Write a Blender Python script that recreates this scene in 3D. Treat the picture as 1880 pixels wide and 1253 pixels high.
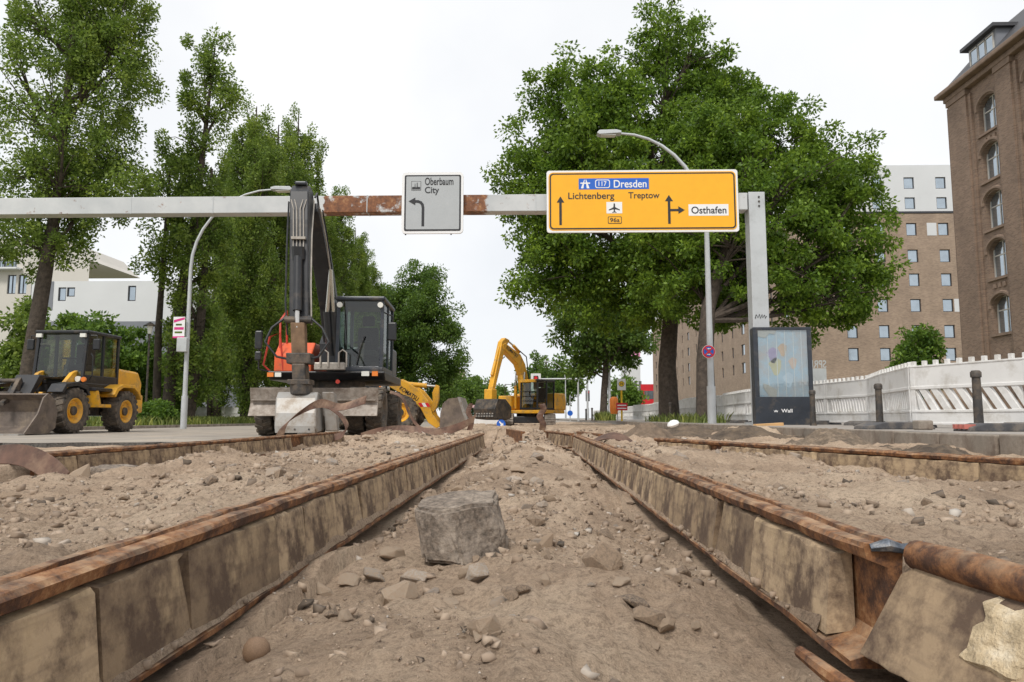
import bpy, bmesh, math, random
import numpy as np
from mathutils import Vector, Matrix
random.seed(7); np.random.seed(7)
R = math.radians
scene = bpy.context.scene
COL = scene.collection
for o in list(bpy.data.objects): bpy.data.objects.remove(o)

# ------------------------------------------------------------------ camera
CAMZ, F, PITCH, YAW = 0.36, 1350.0, math.atan(141.5/1350), math.atan(32/1350)
cam = bpy.data.cameras.new('camera'); camo = bpy.data.objects.new('camera', cam); COL.objects.link(camo)
cam.sensor_width = 36; cam.lens = F/1880*36; cam.clip_start = 0.02; cam.clip_end = 3000
camo.location = (0, 0, CAMZ); camo.rotation_euler = (math.pi/2+PITCH, 0, YAW)
scene.camera = camo
CR = camo.rotation_euler.to_matrix()
# ------------------------------------------------------------------ sky, sun, exposure
SUN_EL, SUN_AZ = 52, 200
w = bpy.data.worlds.new('World'); scene.world = w; w.use_nodes = True
nt = w.node_tree; nt.nodes.clear()
out = nt.nodes.new('ShaderNodeOutputWorld'); mix = nt.nodes.new('ShaderNodeMixShader')
sky = nt.nodes.new('ShaderNodeTexSky'); sky.sky_type = 'NISHITA'; sky.sun_disc = False
sky.sun_elevation = R(SUN_EL); sky.sun_rotation = R(SUN_AZ)
b1 = nt.nodes.new('ShaderNodeBackground'); b1.inputs[1].default_value = 0.1
b2 = nt.nodes.new('ShaderNodeBackground'); b2.inputs[1].default_value = 0.72
tc = nt.nodes.new('ShaderNodeTexCoord'); nz = nt.nodes.new('ShaderNodeTexNoise'); nz.inputs['Scale'].default_value = 2.2; nz.inputs['Detail'].default_value = 5
cr = nt.nodes.new('ShaderNodeValToRGB'); cr.color_ramp.elements[0].color = (.80, .82, .85, 1); cr.color_ramp.elements[1].color = (1, 1, 1, 1)
cr.color_ramp.elements[0].position = .3; cr.color_ramp.elements[1].position = .65
nt.links.new(tc.outputs['Generated'], nz.inputs['Vector']); nt.links.new(nz.outputs['Fac'], cr.inputs['Fac'])
nt.links.new(cr.outputs['Color'], b2.inputs[0]); nt.links.new(sky.outputs[0], b1.inputs[0])
mix.inputs[0].default_value = 0.93
nt.links.new(b1.outputs[0], mix.inputs[1]); nt.links.new(b2.outputs[0], mix.inputs[2]); nt.links.new(mix.outputs[0], out.inputs[0])
sl = bpy.data.lights.new('sun', 'SUN'); sl.energy = 1.5; sl.angle = R(12); sl.color = (1, .96, .9)
so = bpy.data.objects.new('sun', sl); COL.objects.link(so)
az = R(SUN_AZ); sd = Vector((math.sin(az)*math.cos(R(SUN_EL)), math.cos(az)*math.cos(R(SUN_EL)), math.sin(R(SUN_EL))))
so.rotation_euler = sd.to_track_quat('Z', 'Y').to_euler(); so.location = sd*100
vs = scene.view_settings; vs.view_transform = 'Standard'; vs.look = 'None'; vs.gamma = 1; vs.exposure = 0.62; vs.use_curve_mapping = False

# ------------------------------------------------------------------ helpers
def ray(px, py): return CR @ Vector(((px-940)/F, (626.5-py)/F, -1))
def at(px, py, Y):
    d = ray(px, py); t = Y/d.y; return Vector((d.x*t, Y, CAMZ+d.z*t))
def atX(px, py, X):
    d = ray(px, py); t = X/d.x; return Vector((X, d.y*t, CAMZ+d.z*t))

class MB:
    def __init__(s, M=None): s.v = []; s.f = []; s.M = M
    def add(s, vs, fs, M=None):
        n = len(s.v)
        for p in vs:
            p = Vector(p)
            if M is not None: p = M @ p
            if s.M is not None: p = s.M @ p
            s.v.append(p)
        s.f += [tuple(i+n for i in f) for f in fs]; return s
    def box(s, x0, x1, y0, y1, z0, z1, M=None):
        return s.add([(x0,y0,z0),(x1,y0,z0),(x1,y1,z0),(x0,y1,z0),(x0,y0,z1),(x1,y0,z1),(x1,y1,z1),(x0,y1,z1)],
            [(0,3,2,1),(4,5,6,7),(0,1,5,4),(1,2,6,5),(2,3,7,6),(3,0,4,7)], M)
    def prism(s, poly, axis, a, b, M=None):
        n = len(poly)
        def P(u, v, t): return (t,u,v) if axis == 'x' else ((u,t,v) if axis == 'y' else (u,v,t))
        vs = [P(u,v,a) for u,v in poly]+[P(u,v,b) for u,v in poly]
        return s.add(vs, [tuple(range(n))[::-1], tuple(range(n,2*n))]+[(i,(i+1)%n,n+(i+1)%n,n+i) for i in range(n)], M)
    def tube(s, pts, r, n=8, caps=True, M=None):
        pts = [Vector(p) for p in pts]; k = len(pts); rs = r if isinstance(r, (list, tuple)) else [r]*k
        vs = []; up = None
        for i, p in enumerate(pts):
            t = (pts[min(i+1,k-1)]-pts[max(i-1,0)]).normalized()
            if up is None: up = Vector((0,0,1)) if abs(t.z) < .9 else Vector((1,0,0))
            a = t.cross(up).normalized(); b = a.cross(t).normalized(); up = b
            for j in range(n):
                c = 2*math.pi*j/n; vs.append(p+(a*math.cos(c)+b*math.sin(c))*rs[i])
        fs = [(i*n+j, i*n+(j+1)%n, (i+1)*n+(j+1)%n, (i+1)*n+j) for i in range(k-1) for j in range(n)]
        if caps: fs += [tuple(range(n))[::-1], tuple(range((k-1)*n, k*n))]
        return s.add(vs, fs, M)
    def cyl(s, p0, p1, r0, r1=None, n=14, M=None): return s.tube([p0,p1], [r0, r0 if r1 is None else r1], n, True, M)
    def lathe(s, prof, axis='x', c=(0,0,0), n=24, M=None):
        vs = []; k = len(prof); c = Vector(c)
        for r, h in prof:
            for j in range(n):
                a = 2*math.pi*j/n; u, v = r*math.cos(a), r*math.sin(a)
                vs.append(c+Vector({'x':(h,u,v),'y':(u,h,v),'z':(u,v,h)}[axis]))
        return s.add(vs, [(i*n+j, i*n+(j+1)%n, ((i+1)%k)*n+(j+1)%n, ((i+1)%k)*n+j) for i in range(k-1) for j in range(n)], M)
    def ribbon(s, pts, sides, wd, th):
        vs = []; k = len(pts)
        for i in range(k):
            p = Vector(pts[i]); sd = Vector(sides[i]).normalized(); t = (Vector(pts[min(i+1,k-1)])-Vector(pts[max(i-1,0)])).normalized(); nn = sd.cross(t).normalized()
            for a, b in ((-1,-1),(1,-1),(1,1),(-1,1)): vs.append(p+sd*wd/2*a+nn*th/2*b)
        fs = [(i*4+j, i*4+(j+1)%4, i*4+4+(j+1)%4, i*4+4+j) for i in range(k-1) for j in range(4)]+[(3,2,1,0),(k*4-4,k*4-3,k*4-2,k*4-1)]
        return s.add(vs, fs)
    def mesh(s, name, mat, smooth=False):
        me = bpy.data.meshes.new(name); me.from_pydata([tuple(p) for p in s.v], [], s.f)
        bm = bmesh.new(); bm.from_mesh(me); bmesh.ops.recalc_face_normals(bm, faces=bm.faces); bm.to_mesh(me); bm.free()
        if mat: me.materials.append(mat)
        if smooth:
            me.polygons.foreach_set('use_smooth', [True]*len(me.polygons))
        return me
    def build(s, name, mat, parent=None, bevel=0, smooth=False):
        o = bpy.data.objects.new(name, s.mesh(name, mat, smooth)); COL.objects.link(o)
        if parent: o.parent = parent
        if bevel:
            m = o.modifiers.new('bevel', 'BEVEL'); m.width = bevel; m.segments = 2; m.limit_method = 'ANGLE'; m.angle_limit = R(40)
        elif smooth:
            try:
                m = o.modifiers.new('ns', 'EDGE_SPLIT'); m.split_angle = R(40)
            except Exception: pass
        return o
def tag(o, label=None, cat=None, group=None, kind=None):
    if label: o['label'] = label
    if cat: o['category'] = cat
    if group: o['group'] = group
    if kind: o['kind'] = kind
    return o
def thing(name, label, cat, loc=(0,0,0), rz=0, group=None):
    o = bpy.data.objects.new(name, None); COL.objects.link(o); o.location = loc; o.rotation_euler = (0,0,rz); o.empty_display_size = .2
    return tag(o, label, cat, group)
def copy_tree(o, parent=None):
    c = o.copy(); COL.objects.link(c); c.parent = parent
    for ch in list(o.children): copy_tree(ch, c)
    return c
def npmesh(name, V, Fq, mat):
    me = bpy.data.meshes.new(name); nv = len(V); nf = len(Fq); k = Fq.shape[1]
    me.vertices.add(nv); me.vertices.foreach_set('co', V.astype(np.float32).ravel())
    me.loops.add(nf*k); me.loops.foreach_set('vertex_index', Fq.astype(np.int32).ravel())
    me.polygons.add(nf); me.polygons.foreach_set('loop_start', np.arange(0, nf*k, k, dtype=np.int32))
    try: me.polygons.foreach_set('loop_total', np.full(nf, k, dtype=np.int32))
    except Exception: pass
    me.update(calc_edges=True); me.materials.append(mat); return me
def link(name, me, parent=None):
    o = bpy.data.objects.new(name, me); COL.objects.link(o)
    if parent: o.parent = parent
    return o
def text(s, mat, parent, M, width, height, name='lettering', depth=.004):
    cu = bpy.data.curves.new('t', 'FONT'); cu.body = s; cu.extrude = .002; cu.size = 1; cu.offset = .012
    t = bpy.data.objects.new('t', cu); COL.objects.link(t); bpy.context.view_layer.update()
    me = bpy.data.meshes.new_from_object(t.evaluated_get(bpy.context.evaluated_depsgraph_get()))
    bpy.data.objects.remove(t)
    n = len(me.vertices); co = np.empty(n*3, np.float32); me.vertices.foreach_get('co', co); co = co.reshape(-1,3)
    mn, mx = co.min(0), co.max(0); co[:,0] = (co[:,0]-mn[0])/(mx[0]-mn[0])*width; co[:,1] = (co[:,1]-mn[1])/(mx[1]-mn[1])*height
    co[:,2] = (co[:,2]-mn[2])/max(mx[2]-mn[2],1e-6)*depth
    me.vertices.foreach_set('co', co.ravel()); me.transform(M); me.update(); me.materials.clear(); me.materials.append(mat)
    return link(name, me, parent)
def frame(o, x, y):           # matrix: local x->x dir, local y->y dir, z -> normal
    x = Vector(x).normalized(); y = Vector(y).normalized(); z = x.cross(y)
    m = Matrix.Identity(4)
    for i in range(3): m[i][0] = x[i]; m[i][1] = y[i]; m[i][2] = z[i]; m[i][3] = o[i]
    return m

# ------------------------------------------------------------------ materials
def nodes(name):
    m = bpy.data.materials.new(name); m.use_nodes = True; n = m.node_tree; b = n.nodes['Principled BSDF']; return m, n, b
def noise(n, scale, detail=4, coord='Object', rough=.6):
    t = n.nodes.new('ShaderNodeTexCoord'); z = n.nodes.new('ShaderNodeTexNoise'); z.inputs['Scale'].default_value = scale; z.inputs['Detail'].default_value = detail; z.inputs['Roughness'].default_value = rough
    n.links.new(t.outputs[coord], z.inputs['Vector']); return z.outputs['Fac']
def ramp(n, fac, stops):
    r = n.nodes.new('ShaderNodeValToRGB'); e = r.color_ramp.elements
    while len(e) < len(stops): e.new(.5)
    for i, (p, c) in enumerate(stops): e[i].position = p; e[i].color = (*c, 1)
    n.links.new(fac, r.inputs['Fac']); return r.outputs['Color']
def mixc(n, fac, a, b, mode='MIX'):
    x = n.nodes.new('ShaderNodeMix'); x.data_type = 'RGBA'; x.blend_type = mode
    if isinstance(fac, (int, float)): x.inputs[0].default_value = fac
    else: n.links.new(fac, x.inputs[0])
    for k, c in ((6,a),(7,b)):
        if isinstance(c, tuple): x.inputs[k].default_value = (*c, 1)
        else: n.links.new(c, x.inputs[k])
    return x.outputs[2]
def bump(n, b, fac, strength=.3, dist=.01):
    u = n.nodes.new('ShaderNodeBump'); u.inputs['Strength'].default_value = strength; u.inputs['Distance'].default_value = dist
    n.links.new(fac, u.inputs['Height']); n.links.new(u.outputs[0], b.inputs['Normal'])
def mat(name, c, rough=.6, metal=0, var=.15, scale=4, dirt=None, dirt_amt=.5, dirt_scale=3, bmp=0, bscale=30, bdist=.01, spec=None):
    m, n, b = nodes(name)
    c = tuple(c); a = tuple(x*(1-var) for x in c); d = tuple(min(1, x*(1+var)) for x in c)
    colr = ramp(n, noise(n, scale), [(.3, a), (.7, d)])
    if dirt:
        f = ramp(n, noise(n, dirt_scale, 8, rough=.7), [(max(0, .62-dirt_amt*.35), (0,0,0)), (.80-dirt_amt*.25, (1,1,1))])
        colr = mixc(n, f, colr, tuple(dirt))
    n.links.new(colr, b.inputs['Base Color']); b.inputs['Roughness'].default_value = rough; b.inputs['Metallic'].default_value = metal
    if spec is not None: b.inputs['Specular IOR Level'].default_value = spec
    if bmp: bump(n, b, noise(n, bscale, 6), bmp, bdist)
    return m
def leafmat(name, c1, c2, trans=.42):
    m, n, b = nodes(name); g = n.nodes.new('ShaderNodeNewGeometry')
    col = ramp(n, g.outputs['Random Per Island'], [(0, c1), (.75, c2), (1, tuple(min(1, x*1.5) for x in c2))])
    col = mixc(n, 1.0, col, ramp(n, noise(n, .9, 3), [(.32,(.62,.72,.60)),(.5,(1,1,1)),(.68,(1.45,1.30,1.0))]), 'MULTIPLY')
    n.links.new(col, b.inputs['Base Color']); b.inputs['Roughness'].default_value = .5; b.inputs['Specular IOR Level'].default_value = .35
    t = n.nodes.new('ShaderNodeBsdfTranslucent'); n.links.new(mixc(n, .5, col, (.22,.34,.04)), t.inputs[0])
    x = n.nodes.new('ShaderNodeMixShader'); x.inputs[0].default_value = trans; o = n.nodes['Material Output']
    n.links.new(b.outputs[0], x.inputs[1]); n.links.new(t.outputs[0], x.inputs[2]); n.links.new(x.outputs[0], o.inputs[0]); return m
def glassmat(name, tint=(.75,.85,.82), fac=.25):
    m, n, b = nodes(name); o = n.nodes['Material Output']; n.nodes.remove(b)
    t = n.nodes.new('ShaderNodeBsdfTransparent'); t.inputs[0].default_value = (*tint, 1); g = n.nodes.new('ShaderNodeBsdfGlossy'); g.inputs['Roughness'].default_value = .03
    lw = n.nodes.new('ShaderNodeLayerWeight'); lw.inputs[0].default_value = .45
    ma = n.nodes.new('ShaderNodeMath'); ma.operation = 'MULTIPLY_ADD'; ma.inputs[1].default_value = .45; ma.inputs[2].default_value = fac*.5; n.links.new(lw.outputs['Fresnel'], ma.inputs[0])
    x = n.nodes.new('ShaderNodeMixShader'); n.links.new(ma.outputs[0], x.inputs[0]); n.links.new(t.outputs[0], x.inputs[1]); n.links.new(g.outputs[0], x.inputs[2]); n.links.new(x.outputs[0], o.inputs[0]); return m
def brickmat(name, c1, c2, mortar, sc, axes):
    m, n, b = nodes(name); t = n.nodes.new('ShaderNodeTexCoord'); sp = n.nodes.new('ShaderNodeSeparateXYZ'); cb = n.nodes.new('ShaderNodeCombineXYZ')
    n.links.new(t.outputs['Object'], sp.inputs[0]); ad = n.nodes.new('ShaderNodeMath'); ad.operation = 'ADD'
    n.links.new(sp.outputs[0], ad.inputs[0]); n.links.new(sp.outputs[1], ad.inputs[1]); n.links.new(ad.outputs[0], cb.inputs[0]); n.links.new(sp.outputs[2], cb.inputs[1])
    br = n.nodes.new('ShaderNodeTexBrick'); br.inputs['Scale'].default_value = sc; br.inputs['Color1'].default_value = (*c1,1); br.inputs['Color2'].default_value = (*c2,1); br.inputs['Mortar'].default_value = (*mortar,1)
    br.inputs['Brick Width'].default_value = .28; br.inputs['Row Height'].default_value = .085; br.inputs['Mortar Size'].default_value = .012; br.inputs['Bias'].default_value = -.1
    n.links.new(cb.outputs[0], br.inputs['Vector'])
    n.links.new(mixc(n, ramp(n, noise(n, .6, 6), [(.3,(.75,.75,.75)),(.7,(1.1,1.1,1.1))]), (0,0,0), br.outputs[0], 'MIX') if False else mixc(n, 1.0, br.outputs[0], ramp(n, noise(n, .5, 6), [(.3,(.72,.72,.72)),(.7,(1,1,1))]), 'MULTIPLY'), b.inputs['Base Color'])
    b.inputs['Roughness'].default_value = .85; bump(n, b, br.outputs['Fac'], .4, -.01); return m

def rustmat():
    m, n, b = nodes('rusty_steel')
    c = ramp(n, noise(n, 11, 12, rough=.8), [(.30,(.022,.013,.010)),(.45,(.085,.038,.020)),(.56,(.25,.11,.042)),(.70,(.45,.28,.14))])
    g = n.nodes.new('ShaderNodeNewGeometry'); s = n.nodes.new('ShaderNodeSeparateXYZ'); n.links.new(g.outputs['Normal'], s.inputs[0])
    mm = n.nodes.new('ShaderNodeMath'); mm.operation = 'MULTIPLY'; mm.use_clamp = True; n.links.new(s.outputs[2], mm.inputs[0]); n.links.new(ramp(n, noise(n, 14, 8), [(.42,(0,)*3),(.72,(.8,)*3)]), mm.inputs[1])
    n.links.new(mixc(n, mm.outputs[0], c, (.46,.33,.21)), b.inputs['Base Color'])      # dust lying on the upward faces
    b.inputs['Roughness'].default_value = .8; bump(n, b, noise(n, 60, 8), .5, .006); return m
RUST = rustmat()
RUST2 = mat('torn_rusty_strip', (.115,.060,.040), .6, .2, .5, 6, (.24,.155,.10), .4, 4, .3, 60, .004)
def blockmat():
    m, n, b = nodes('filler_block_concrete')
    oi = n.nodes.new('ShaderNodeObjectInfo')
    c = ramp(n, oi.outputs['Random'], [(0,(.24,.17,.105)),(.5,(.38,.275,.17)),(1,(.50,.37,.235))])
    c = mixc(n, ramp(n, noise(n, 7, 9, rough=.7), [(.44,(0,)*3),(.60,(.95,)*3)]), c, (.095,.06,.04))
    c = mixc(n, ramp(n, noise(n, 3.2, 7), [(.59,(0,)*3),(.68,(.85,)*3)]), c, (.50,.37,.22))
    t = n.nodes.new('ShaderNodeTexCoord'); mp = n.nodes.new('ShaderNodeMapping'); mp.inputs['Scale'].default_value = (40,1.5,60); z = n.nodes.new('ShaderNodeTexNoise'); z.inputs['Scale'].default_value = 1; z.inputs['Detail'].default_value = 5
    n.links.new(t.outputs['Object'], mp.inputs[0]); n.links.new(mp.outputs[0], z.inputs['Vector'])
    n.links.new(mixc(n, ramp(n, z.outputs['Fac'], [(.30,(.35,)*3),(.48,(0,)*3)]), c, (.10,.07,.05)), b.inputs['Base Color'])
    b.inputs['Roughness'].default_value = .9; bump(n, b, noise(n, 45, 8), .5, .006); return m
BLOCK = blockmat()
def dirtmat():
    m, n, b = nodes('churned_dirt')
    c = ramp(n, noise(n, 1.1, 9, rough=.65), [(.32,(.26,.19,.135)),(.48,(.45,.335,.24)),(.66,(.58,.455,.335))])
    c = mixc(n, ramp(n, noise(n, 55, 6, rough=.8), [(.36,(.6,)*3),(.52,(0,)*3)]), c, (.11,.082,.06))
    c = mixc(n, ramp(n, noise(n, 120, 3), [(.64,(0,)*3),(.72,(.7,)*3)]), c, (.45,.37,.28))
    c = mixc(n, 1.0, c, ramp(n, noise(n, 240, 6, rough=.8), [(.36,(.80,.78,.77)),(.5,(1.05,1.05,1.05)),(.66,(1.25,1.24,1.22))]), 'MULTIPLY')
    n.links.new(c, b.inputs['Base Color']); b.inputs['Roughness'].default_value = .95; b.inputs['Specular IOR Level'].default_value = .2
    u = n.nodes.new('ShaderNodeMath'); u.operation = 'ADD'; n.links.new(noise(n, 130, 8, rough=.75), u.inputs[0]); n.links.new(noise(n, 28, 8, rough=.7), u.inputs[1])
    bump(n, b, u.outputs[0], .9, .018); return m
DIRT = dirtmat()
def stonemat():
    m, n, b = nodes('rubble_stone'); oi = n.nodes.new('ShaderNodeObjectInfo')
    c = ramp(n, oi.outputs['Random'], [(0,(.05,.045,.04)),(.12,(.18,.135,.095)),(.4,(.33,.245,.17)),(.75,(.39,.31,.23)),(.9,(.25,.24,.225)),(1,(.50,.44,.37))])
    c = mixc(n, ramp(n, noise(n, 14, 8, rough=.7), [(.36,(0,)*3),(.60,(.85,)*3)]), c, (.38,.275,.19))
    n.links.new(c, b.inputs['Base Color']); b.inputs['Roughness'].default_value = .88; bump(n, b, noise(n, 55, 9), .7, .012); return m
STONE = stonemat()
GRAVEL = (lambda: (lambda m, n, b: (n.links.new(ramp(n, n.nodes.new('ShaderNodeNewGeometry').outputs['Random Per Island'], [(0,(.09,.07,.052)),(.12,(.22,.165,.12)),(.5,(.34,.255,.185)),(.93,(.40,.31,.23)),(1,(.46,.42,.37))]), b.inputs['Base Color']), b.inputs['Roughness'].__setattr__('default_value', .9), m)[-1])(*nodes('small_gravel')))()
GRANITE = mat('granite_block', (.17,.135,.105), .85, 0, .6, 70, (.36,.30,.24), .38, 9, .8, 55, .010)
ASPHALT = mat('dusty_asphalt', (.30,.265,.225), .92, 0, .22, 1.2, (.40,.34,.27), .5, .7, .4, 90, .01)
ASPHEDGE = mat('broken_asphalt_edge', (.10,.09,.08), .95, 0, .5, 30, None, 0, 1, 1.0, 40, .03)
CONC = mat('kerb_concrete', (.30,.26,.215), .9, 0, .25, 3, (.17,.13,.10), .55, 4, .4, 50, .008)
PAVE = mat('pavement', (.33,.30,.27), .9, 0, .2, 2, (.22,.18,.14), .4, 2)
GROUND = mat('far_ground', (.16,.16,.09), .95, 0, .3, .3)
GALV = mat('galvanised_steel', (.52,.54,.55), .5, .25, .10, 3, (.36,.37,.37), .35, 1.5)
def beam_mat():
    m, n, b = nodes('painted_gantry_steel')
    c = ramp(n, noise(n, 1.4, 6), [(.3,(.46,.48,.49)),(.7,(.60,.61,.61))])
    t = n.nodes.new('ShaderNodeTexCoord'); s = n.nodes.new('ShaderNodeSeparateXYZ'); n.links.new(t.outputs['Object'], s.inputs[0])
    rx = ramp(n, (lambda mm: (mm.__setattr__('operation','MULTIPLY_ADD'), n.links.new(s.outputs[0], mm.inputs[0]), mm.inputs[1].__setattr__('default_value', 1/20.), mm.inputs[2].__setattr__('default_value', .8), mm.outputs[0])[-1])(n.nodes.new('ShaderNodeMath')),
        [(0,(.0,)*3),(.243,(.0,)*3),(.246,(.85,)*3),(.35,(.75,)*3),(.43,(.8,)*3),(.455,(.7,)*3),(.462,(.12,)*3),(1,(.05,)*3)])
    # rust blotches: threshold of noise moved by the paint-free stretch of the beam
    z = noise(n, 3.0, 10, rough=.72); a = n.nodes.new('ShaderNodeMath'); a.operation = 'ADD'; sc = n.nodes.new('ShaderNodeMath'); sc.operation = 'MULTIPLY'; sc.inputs[1].default_value = .30
    n.links.new(rx, sc.inputs[0]); n.links.new(z, a.inputs[0]); n.links.new(sc.outputs[0], a.inputs[1])
    f = ramp(n, a.outputs[0], [(.60,(0,)*3),(.68,(1,)*3)])
    rc = ramp(n, noise(n, 8, 8, rough=.7), [(.3,(.07,.025,.012)),(.55,(.24,.09,.03)),(.75,(.50,.30,.14))])
    n.links.new(mixc(n, f, c, rc), b.inputs['Base Color']); b.inputs['Roughness'].default_value = .55; return m
BEAM = beam_mat()
BLACK = mat('black_paint', (.016,.017,.020), .4, 0, .3, 5, (.08,.065,.05), .25, 4)
DARK = mat('dark_dirty_steel', (.045,.042,.04), .6, .2, .4, 6, (.16,.12,.085), .5, 4)
NAVY = mat('dark_blue_black_paint', (.028,.034,.045), .38, 0, .2, 4, (.12,.10,.08), .25, 3)
ORANGE = mat('orange_paint', (.75,.12,.035), .4, 0, .1, 3, (.30,.12,.06), .3, 4)
REDP = mat('red_paint', (.55,.05,.03), .45, 0, .1, 3)
YELLOW = mat('machine_yellow', (.78,.40,.03), .42, 0, .1, 3, (.35,.23,.10), .35, 4)
RUBBER = mat('dusty_tyre_rubber', (.055,.048,.042), .88, 0, .3, 8, (.17,.135,.10), .6, 5, .3, 60)
CHROME = mat('piston_rod', (.55,.53,.50), .25, .9, .1, 4)
PIPE = mat('hydraulic_pipe', (.42,.38,.33), .45, .4, .2, 8)
SILVER = mat('worn_bucket_steel', (.40,.39,.37), .5, .3, .2, 4, (.24,.20,.16), .6, 4)
BLADE = mat('scraped_blade', (.33,.29,.25), .6, .2, .3, 5, (.17,.13,.10), .6, 6, .2, 50)
BUCKET = mat('brown_bucket_steel', (.15,.12,.10), .6, .2, .35, 4, (.28,.22,.16), .4, 3)
GLASS = glassmat('cab_glass', (.62,.72,.68), .08); WGLASS = mat('window_glass', (.42,.48,.53), .07, .85, .1, 1)
SEAT = mat('seat_fabric', (.02,.02,.022), .9); WHITE = mat('white_paint', (.78,.78,.77), .5, 0, .05)
LAMP = mat('lamp_lens', (.75,.74,.68), .25, 0, .05); AMBER = mat('amber_lens', (.8,.22,.03), .3, 0, .05)
PLASTIC = mat('white_barrier_plastic', (.74,.73,.71), .55, 0, .06, 2, (.50,.47,.42), .35, 2.5)
FOOT = mat('recycled_rubber_foot', (.075,.075,.08), .9, 0, .3, 6, (.20,.17,.14), .5, 4)
BARK = mat('bark', (.075,.058,.045), .95, 0, .45, 7, None, 0, 1, 1.0, 16, .04)
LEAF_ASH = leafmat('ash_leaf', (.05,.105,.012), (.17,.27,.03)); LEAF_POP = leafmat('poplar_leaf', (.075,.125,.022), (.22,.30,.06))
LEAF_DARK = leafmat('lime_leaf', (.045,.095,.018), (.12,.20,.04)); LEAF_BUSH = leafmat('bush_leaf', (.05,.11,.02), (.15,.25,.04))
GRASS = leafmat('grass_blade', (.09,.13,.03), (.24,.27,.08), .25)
SGREY = mat('sign_grey', (.42,.44,.45), .4, 0, .03); SYEL = mat('sign_yellow', (.90,.44,.012), .4, 0, .03); SBLK = mat('sign_black', (.022,.022,.025), .45)
SBLUE = mat('sign_blue', (.015,.12,.55), .4, 0, .03); SWHITE = mat('sign_white', (.82,.82,.82), .4, 0, .02); SRED = mat('sign_red', (.62,.02,.03), .4)
BRICK = brickmat('tan_brick', (.44,.315,.225), (.29,.20,.145), (.41,.34,.27), 1, 'x'); BRICK2 = brickmat('old_brown_brick', (.31,.205,.14), (.19,.118,.083), (.29,.23,.18), 1, 'y')
SANDSTONE = mat('brown_stone_trim', (.235,.165,.12), .85, 0, .2, 2); RENDER = mat('white_render', (.64,.65,.66), .7, 0, .04, .3); CREAM = mat('cream_render', (.56,.53,.48), .8, 0, .04, .3)
FRAME = mat('dark_window_frame', (.03,.03,.035), .4); SLATE = mat('slate_roof', (.06,.06,.065), .6, 0, .2, 3); GREYPANEL = mat('grey_cladding', (.20,.21,.235), .5, 0, .08, .5)
POSTER = mat('faded_poster', (.48,.62,.72), .35, 0, .12, 1.6, (.62,.50,.44), .5, 1.3)
ORBIN = mat('orange_bin', (.75,.22,.03), .5); HY = mat('stop_yellow', (.85,.55,.02), .5)
PINK = mat('pink_panel', (.75,.30,.50), .5)

# ------------------------------------------------------------------ ground
_tab = np.random.rand(256, 256)
def vn(x, y, s):
    x = np.asarray(x, float)/s+101.3; y = np.asarray(y, float)/s+57.7
    xi = np.floor(x).astype(int); yi = np.floor(y).astype(int); fx = x-xi; fy = y-yi; fx = fx*fx*(3-2*fx); fy = fy*fy*(3-2*fy)
    g = lambda a, b: _tab[a % 256, b % 256]
    return (g(xi,yi)*(1-fx)+g(xi+1,yi)*fx)*(1-fy)+(g(xi,yi+1)*(1-fx)+g(xi+1,yi+1)*fx)*fy-.5
KX = [-10,-4.6,-3.7,-3.30,-3.24,-3.05,-2.3,-1.5,-.84,-.775,-.62,-.45,0,.38,.53,.70,.76,1.4,3,4.4,5]
KZ = [-.09,-.08,-.06,.03,-.13,-.11,.0,.03,.085,-.14,-.145,-.125,-.075,-.12,-.16,-.15,.075,.03,-.01,.0,.0]
HEAPS = [(.15,2.9,.05,.22),(-.25,3.9,.06,.25),(.28,4.3,.06,.2),(-1.3,3.4,.06,.3),(-1.9,5.0,.08,.4),(1.4,3.2,.05,.3),(1.2,5.0,.07,.4),(.2,1.7,.025,.25),(-.3,6.0,.07,.25),(.3,7.2,.08,.3),(.08,5.2,.11,.42),(.0,8.5,.14,.5),(-.15,6.8,.09,.4),(-.1,3.3,.04,.35),(3.0,7.6,.06,.5),(-1.6,9.6,.08,.6),(-2.2,12.5,.12,.8),(-2.6,3.6,.07,.7),(.7,14.0,.10,.8),(-.8,14.5,.12,.7),(4.0,14,.16,1.0)]
def H(x, y):
    x = np.asarray(x, float); y = np.asarray(y, float)
    xs = x+.03*vn(x+9, y, .5)
    a = np.interp(xs, KX, KZ); t = np.clip((y-10.5)/3.5, 0, 1); t = t*t*(3-2*t)
    z = a*(1-t)+(-.01)*t
    z = z+np.clip((y-3)/9, 0, 1)*np.where(np.abs(x) < .5, .06, 0)*(1-t)
    for hx, hy, hh, hr in HEAPS: z = z+hh*np.exp(-((x-hx)**2+(y-hy)**2)/hr**2)
    z = z+np.where((np.abs(np.abs(x+.04)-.655) < .10), np.clip(vn(x*.3, y, .55)*2.2, 0, 1)*.075, 0)
    z = z+(.05*vn(x+8,y+3,.22)+.03*vn(x+1,y+2,.1))*np.clip((y-5)/4,0,1)
    inr = np.clip(np.abs(np.abs(x+.04)-.70)/.16, .25, 1)
    z = z+inr*(.09*vn(x, y, .9)+.075*vn(x+3, y+7, .33)+.030*vn(x+5, y+1, .13)+.040*np.abs(vn(x, y+4, .075))+.034*np.clip(vn(x+2, y, .045)-.08,0,1)+.022*np.clip(vn(x+6,y+2,.028)-.05,0,1))
    return z
xs = np.concatenate([np.linspace(-10,-4,50)[:-1], np.linspace(-4,-1.6,100)[:-1], np.linspace(-1.6,1.8,370)[:-1], np.linspace(1.8,4.55,110)])
ys = np.concatenate([np.linspace(-3,.5,12)[:-1], .5*np.exp(np.linspace(0, math.log(60/.5), 640))])
gx, gy = np.meshgrid(xs, ys); gz = H(gx, gy); gz = np.where(gx < -4.0, np.where(gy > 10.4, np.minimum(gz, -.06), gz), gz)
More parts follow.
